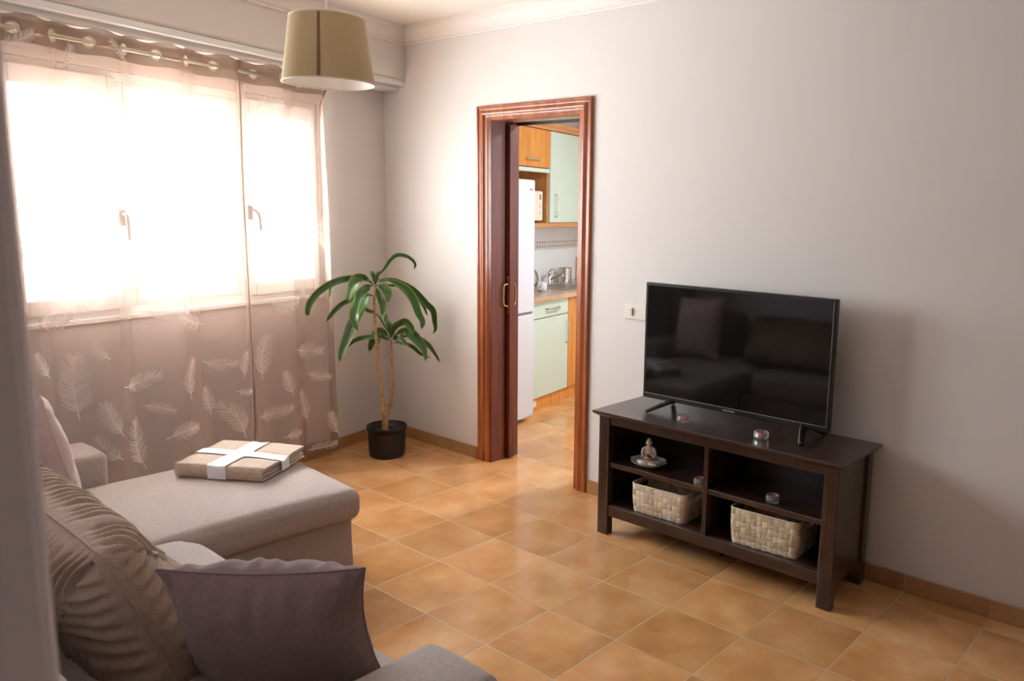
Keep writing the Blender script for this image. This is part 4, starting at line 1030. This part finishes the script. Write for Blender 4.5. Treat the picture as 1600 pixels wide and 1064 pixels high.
# ================================================================== kitchen seen through the doorway (frame: x from wall, y along it)
def kthing(name, label, cat, s, z=0, n=0, group=None): return thing(name, label, cat, WF @ Vector((n, s, z)), RZ, group)
def kp(name, g, m, parent): return part(name, g, m, parent, WF)
def bow_handle(parent, n, s, z, L, vert, r=.005, mat=METAL, name='handle', d=.028):
    P = [(-L/2, 0), (-L*.46, d*.7), (-L*.34, d), (L*.34, d), (L*.46, d*.7), (L/2, 0)]
    pts = catmull([((n+b), s, z+a) if vert else ((n+b), s+a, z) for a, b in P], 5)
    g = G(); g.tube(pts, r, 8); return kp(name, g, mat, parent)
fr = kthing('refrigerator', 'tall white refrigerator with two doors just inside the kitchen', 'refrigerator', .52)
g = G(); g.box((.07, .262, .035), (.61, .772, 1.727), .008, 2); kp('fridge_body', g, APPL, fr)
g = G(); g.box((.612, .262, .800), (.672, .772, 1.727), .012, 3); kp('fridge_door', g, APPL, fr)
g = G(); g.box((.612, .262, .035), (.672, .772, .785), .012, 3); kp('fridge_door', g, APPL, fr)
g = G(); g.box((.60, .270, .785), (.655, .765, .800)); kp('door_gap', g, GREYPL, fr)
g = G(); g.box((.672, .700, 1.655), (.6735, .735, 1.664)); kp('badge', g, TVL, fr)
for s_ in (.31, .72):
    for n_ in (.12, .60): g = G(); g.lathe([(0, 0), (.020, 0), (.016, .02), (.012, .036), (0, .036)], 14, (n_, s_, 0)); kp('foot', g, CREAMPL, fr)

bc = kthing('base_cabinet', 'pale green base cabinet with a drawer above its door, right of the refrigerator', 'cabinet', 1.12)
g = G(); g.box((.02, .80, .10), (.548, 1.455, .838)); kp('cabinet_body', g, BEECH, bc)
g = G(); g.box((.55, .803, .105), (.570, 1.452, .708), .003, 2); dr_ = kp('cabinet_door', g, MINT, bc); bow_handle(dr_, .570, 1.412, .563, .175, True)
g = G(); g.box((.55, .803, .715), (.570, 1.452, .834), .003, 2); dw_ = kp('drawer', g, MINT, bc); bow_handle(dw_, .570, 1.197, .776, .19, False, .0065, METAL)
g = G(); g.box((.10, .80, 0), (.545, 1.455, .10)); kp('plinth', g, BEECH, bc)
g = G(); g.box((.545, .955, .03), (.547, 1.01, .085)); kp('plinth_vent', g, CREAMPL, bc)
bc2 = kthing('base_cabinet', 'orange beech base cabinet next to the pale green one under the worktop', 'cabinet', 1.75)
g = G(); g.box((.02, 1.457, .10), (.548, 2.10, .838)); kp('cabinet_body', g, BEECH, bc2)
g = G(); g.box((.55, 1.460, .105), (.570, 2.098, .834), .003, 2); d_ = kp('cabinet_door', g, BEECH, bc2); bow_handle(d_, .570, 2.05, .68, .175, True)
g = G(); g.box((.10, 1.457, 0), (.545, 2.10, .10)); kp('plinth', g, BEECH, bc2)
g = G(); g.box((.010, .795, .840), (.605, 2.95, .876), .005, 2)
tag(part('worktop', g, wood('worktop_laminate', (.42, .27, .15), (.56, .38, .22), (6, 1, 6), .22, .3), None, WF, origin=tuple(WF @ Vector((0, 1.6, .84)))), 'light brown kitchen worktop running over the base cabinets', 'worktop')

oc = kthing('wall_cabinet', 'orange beech wall cabinet with an open niche under its flap door', 'cabinet', 1.2, 1.416)
g = G(); g.box((.012, .905, 1.382), (.345, 1.531, 1.416), .002, 1); g.box((.012, 1.513, 1.416), (.322, 1.531, 2.142)); g.box((.012, .905, 1.416), (.322, .922, 2.142)); g.box((.012, .905, 2.125), (.322, 1.531, 2.142)); g.box((.012, .922, 1.812), (.322, 1.513, 1.84))
kp('cabinet_body', g, BEECHD, oc)
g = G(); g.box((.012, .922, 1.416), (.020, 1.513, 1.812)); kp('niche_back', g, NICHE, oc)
g = G(); g.box((.322, .907, 1.810), (.342, 1.529, 1.842), .002, 1); kp('rail', g, MINT, oc)
g = G(); g.box((.322, .907, 1.848), (.342, 1.529, 2.138), .003, 2); d_ = kp('flap_door', g, BEECH, oc); bow_handle(d_, .342, 1.255, 1.905, .19, False, .007, SATIN)
gc = kthing('wall_cabinet', 'tall pale green wall cabinet above the sink', 'cabinet', 1.8, 1.416)
g = G(); g.box((.012, 1.533, 1.416), (.322, 2.20, 2.142)); g.box((.012, 1.531, 1.382), (.345, 2.20, 1.416), .002, 1); kp('cabinet_body', g, BEECHD, gc)
g = G(); g.box((.322, 1.537, 1.420), (.342, 2.196, 2.138), .003, 2); d_ = kp('cabinet_door', g, MINT, gc); bow_handle(d_, .342, 1.612, 1.555, .185, True)
g = G(); g.prism([(.02, 2.143), (.350, 2.143), (.356, 2.160), (.372, 2.178), (.378, 2.196), (.360, 2.200), (.02, 2.200)], .905, 2.9, 1)
tag(part('cornice', g, BEECHD, None, WF, origin=tuple(WF @ Vector((.2, 1.5, 2.143)))), 'beech cornice strip along the top of the kitchen wall cabinets', 'cornice')
gc2 = kthing('wall_cabinet', 'pale green wall cabinet at the far right end, hidden behind the door casing', 'cabinet', 2.5, 1.416)
g = G(); g.box((.012, 2.204, 1.416), (.322, 2.88, 2.142)); g.box((.012, 2.202, 1.382), (.345, 2.88, 1.416), .002, 1); kp('cabinet_body', g, BEECHD, gc2)
g = G(); g.box((.322, 2.206, 1.420), (.342, 2.876, 2.138), .003, 2); kp('cabinet_door', g, MINT, gc2)

mw = kthing('microwave_oven', 'cream microwave oven in the niche beside the refrigerator top', 'microwave', 1.25, 1.416)
g = G(); g.box((.03, 1.03, 1.432), (.292, 1.487, 1.668), .008, 2); kp('oven_body', g, CREAMPL, mw)
g = G(); g.box((.292, 1.034, 1.436), (.304, 1.400, 1.664), .004, 2); kp('oven_door', g, CREAMPL, mw)
g = G(); g.box((.292, 1.404, 1.436), (.302, 1.483, 1.664), .003, 2); cp_ = kp('control_panel', g, CREAMPL, mw)
g = G(); g.box((.302, 1.435, 1.600), (.3025, 1.460, 1.640)); kp('display', g, GREYPL, cp_)
for z in (1.555, 1.500): g = G(); g.lathe([(0, 0), (.013, 0), (.011, .010), (0, .011)], 16, (.302, 1.446, z), Matrix.Rotation(PI/2, 4, 'Y')); kp('knob', g, PVC, cp_)
for s_ in (1.08, 1.44): g = G(); g.lathe([(0, 1.416), (.012, 1.416), (.012, 1.433), (0, 1.433)], 10, (.26, s_, 0)); kp('foot', g, DARK, mw)

g = G(); g.box((0, .78, .86), (.009, 3.25, 1.42)); struct('trim_5', g, KTILE, WF)
g = G(); g.box((.009, .78, 1.192), (.0115, 3.25, 1.245), .001, 1); struct('trim_6', g, BORDER, WF)
g = G(); g.box((.009, .78, 1.172), (.0125, 3.25, 1.180), .001, 1); struct('trim_7', g, BORDER, WF)

kl = thing('ceiling_lamp', 'round white ceiling lamp in the middle of the kitchen', 'lamp', (2.0, 1.5, CZ))
g = G(); g.lathe([(0, 0), (.16, 0), (.165, -.02), (.15, -.035), (0, -.035)], 40, (2.0, 1.5, CZ)); part('lamp_base', g, PVC, kl)
ll = bpy.data.lights.new('kitchen_lamp_light', 'AREA'); ll.shape = 'DISK'; ll.size = .26; ll.energy = 14; ll.color = (.95, .98, 1.0)
lo_ = bpy.data.objects.new('kitchen_lamp_light', ll); COL.objects.link(lo_); lo_.location = (2.0, 1.5, CZ-.05)
sink = kthing('sink', 'stainless steel inset sink with a drainer in the worktop', 'sink', 1.9, .876, .3)
g = G()
for lo, hi in (((.085, 1.60, .8755), (.50, 1.64, .881)), ((.085, 2.02, .8755), (.50, 2.42, .881)), ((.085, 1.64, .8755), (.125, 2.02, .881)), ((.46, 1.64, .8755), (.50, 2.02, .881))): g.box(lo, hi, .002, 1)
for k in range(7): g.box((.15+.045*k, 2.07, .881), (.158+.045*k, 2.38, .8835), .001, 1)
kp('sink_rim', g, METAL, sink)
g = G(); g.box((.130, 1.645, .8765), (.455, 2.015, .8790)); kp('basin', g, GREYPL, sink)
fc = kthing('faucet', 'chrome kitchen faucet with a side lever standing behind the sink', 'faucet', 1.94, .881, .10)
g = G(); g.lathe([(0, 0), (.026, 0), (.026, .006), (.019, .012), (.018, .085), (.021, .09), (.021, .105), (0, .11)], 20, (.104, 1.935, .881)); kp('faucet_body', g, CHROME, fc)
g = G(); g.tube(catmull([(.110, 1.935, .920), (.15, 1.95, .945), (.20, 1.965, .968), (.218, 1.968, .963), (.220, 1.969, .945)], 6), .012, 12); kp('spout', g, CHROME, fc)
g = G(); g.tube(catmull([(.104, 1.935, .985), (.10, 1.97, 1.0), (.10, 2.02, 1.005)], 5), [.010]*4+[.008]*4+[.006]*3, 10); kp('lever', g, CHROME, fc)
# perforated cutlery holder
ch = kthing('cutlery_holder', 'perforated stainless steel cutlery holder standing on the drainer', 'cutlery holder', 2.18, .8835, .125)
g = G(); R_, H_ = .058, .125; nu, nv = 96, 40
vs = [(.125+R_*math.cos(2*PI*i/nu), 2.18+R_*math.sin(2*PI*i/nu), .8835+H_*j/nv) for i in range(nu) for j in range(nv+1)]; fs = []
for i in range(nu):
    for j in range(nv):
        if 8 <= j < 34 and i % 4 == 0 and (j % 4) in (0, 1): continue
        ii = (i+1) % nu; fs.append([i*(nv+1)+j, ii*(nv+1)+j, ii*(nv+1)+j+1, i*(nv+1)+j+1])
g.add(vs, fs, 0, True); g.lathe([(0, 0), (R_, 0), (R_, .002), (0, .002)], 48, (.125, 2.18, .8835))
g.tube([(.125+R_*math.cos(2*PI*i/48), 2.18+R_*math.sin(2*PI*i/48), .8835+H_) for i in range(48)], .003, 6, 0, True, True)
kp('holder_body', g, METAL, ch)
# things left of the faucet, partly behind the refrigerator
g = G(); Mx = Matrix.Translation((.12, 1.63, .955)) @ Matrix.Rotation(math.radians(78), 4, 'Y'); g.lathe([(0, 0), (.05, 0), (.073, .012), (.075, .016), (.050, .006), (0, .006)], 36, (0, 0, 0), None)
for i in range(len(g.v)): g.v[i] = Mx @ g.v[i]
tag(part('dish', g, METAL, None, WF, origin=tuple(WF @ Vector((.12, 1.66, .88)))), 'grey dish propped on edge between refrigerator and faucet', 'dish')
cup = kthing('cup', 'white cup at the sink edge beside the refrigerator', 'cup', 1.40, .876, .36)
g = G(); g.lathe([(0, 0), (.026, 0), (.034, .01), (.040, .075), (.037, .075), (.031, .012), (0, .008)], 28, (.36, 1.40, .876)); kp('cup_body', g, APPL, cup)
g = G(); g.tube(catmull([(.36, 1.362, .94), (.36, 1.335, .935), (.36, 1.335, .905), (.36, 1.366, .895)], 5), .0045, 8); kp('handle', g, APPL, cup)
g = G(); g.box((.012, 2.58, .876), (.030, 2.86, 1.085), .006, 2)
tag(part('cutting_board', g, simple('pale_board', (.55, .42, .30), .6), None, WF, origin=tuple(WF @ Vector((.02, 2.72, .876)))), 'beige board leaning upright against the kitchen wall tiles', 'cutting board')
bpy.context.view_layer.update()
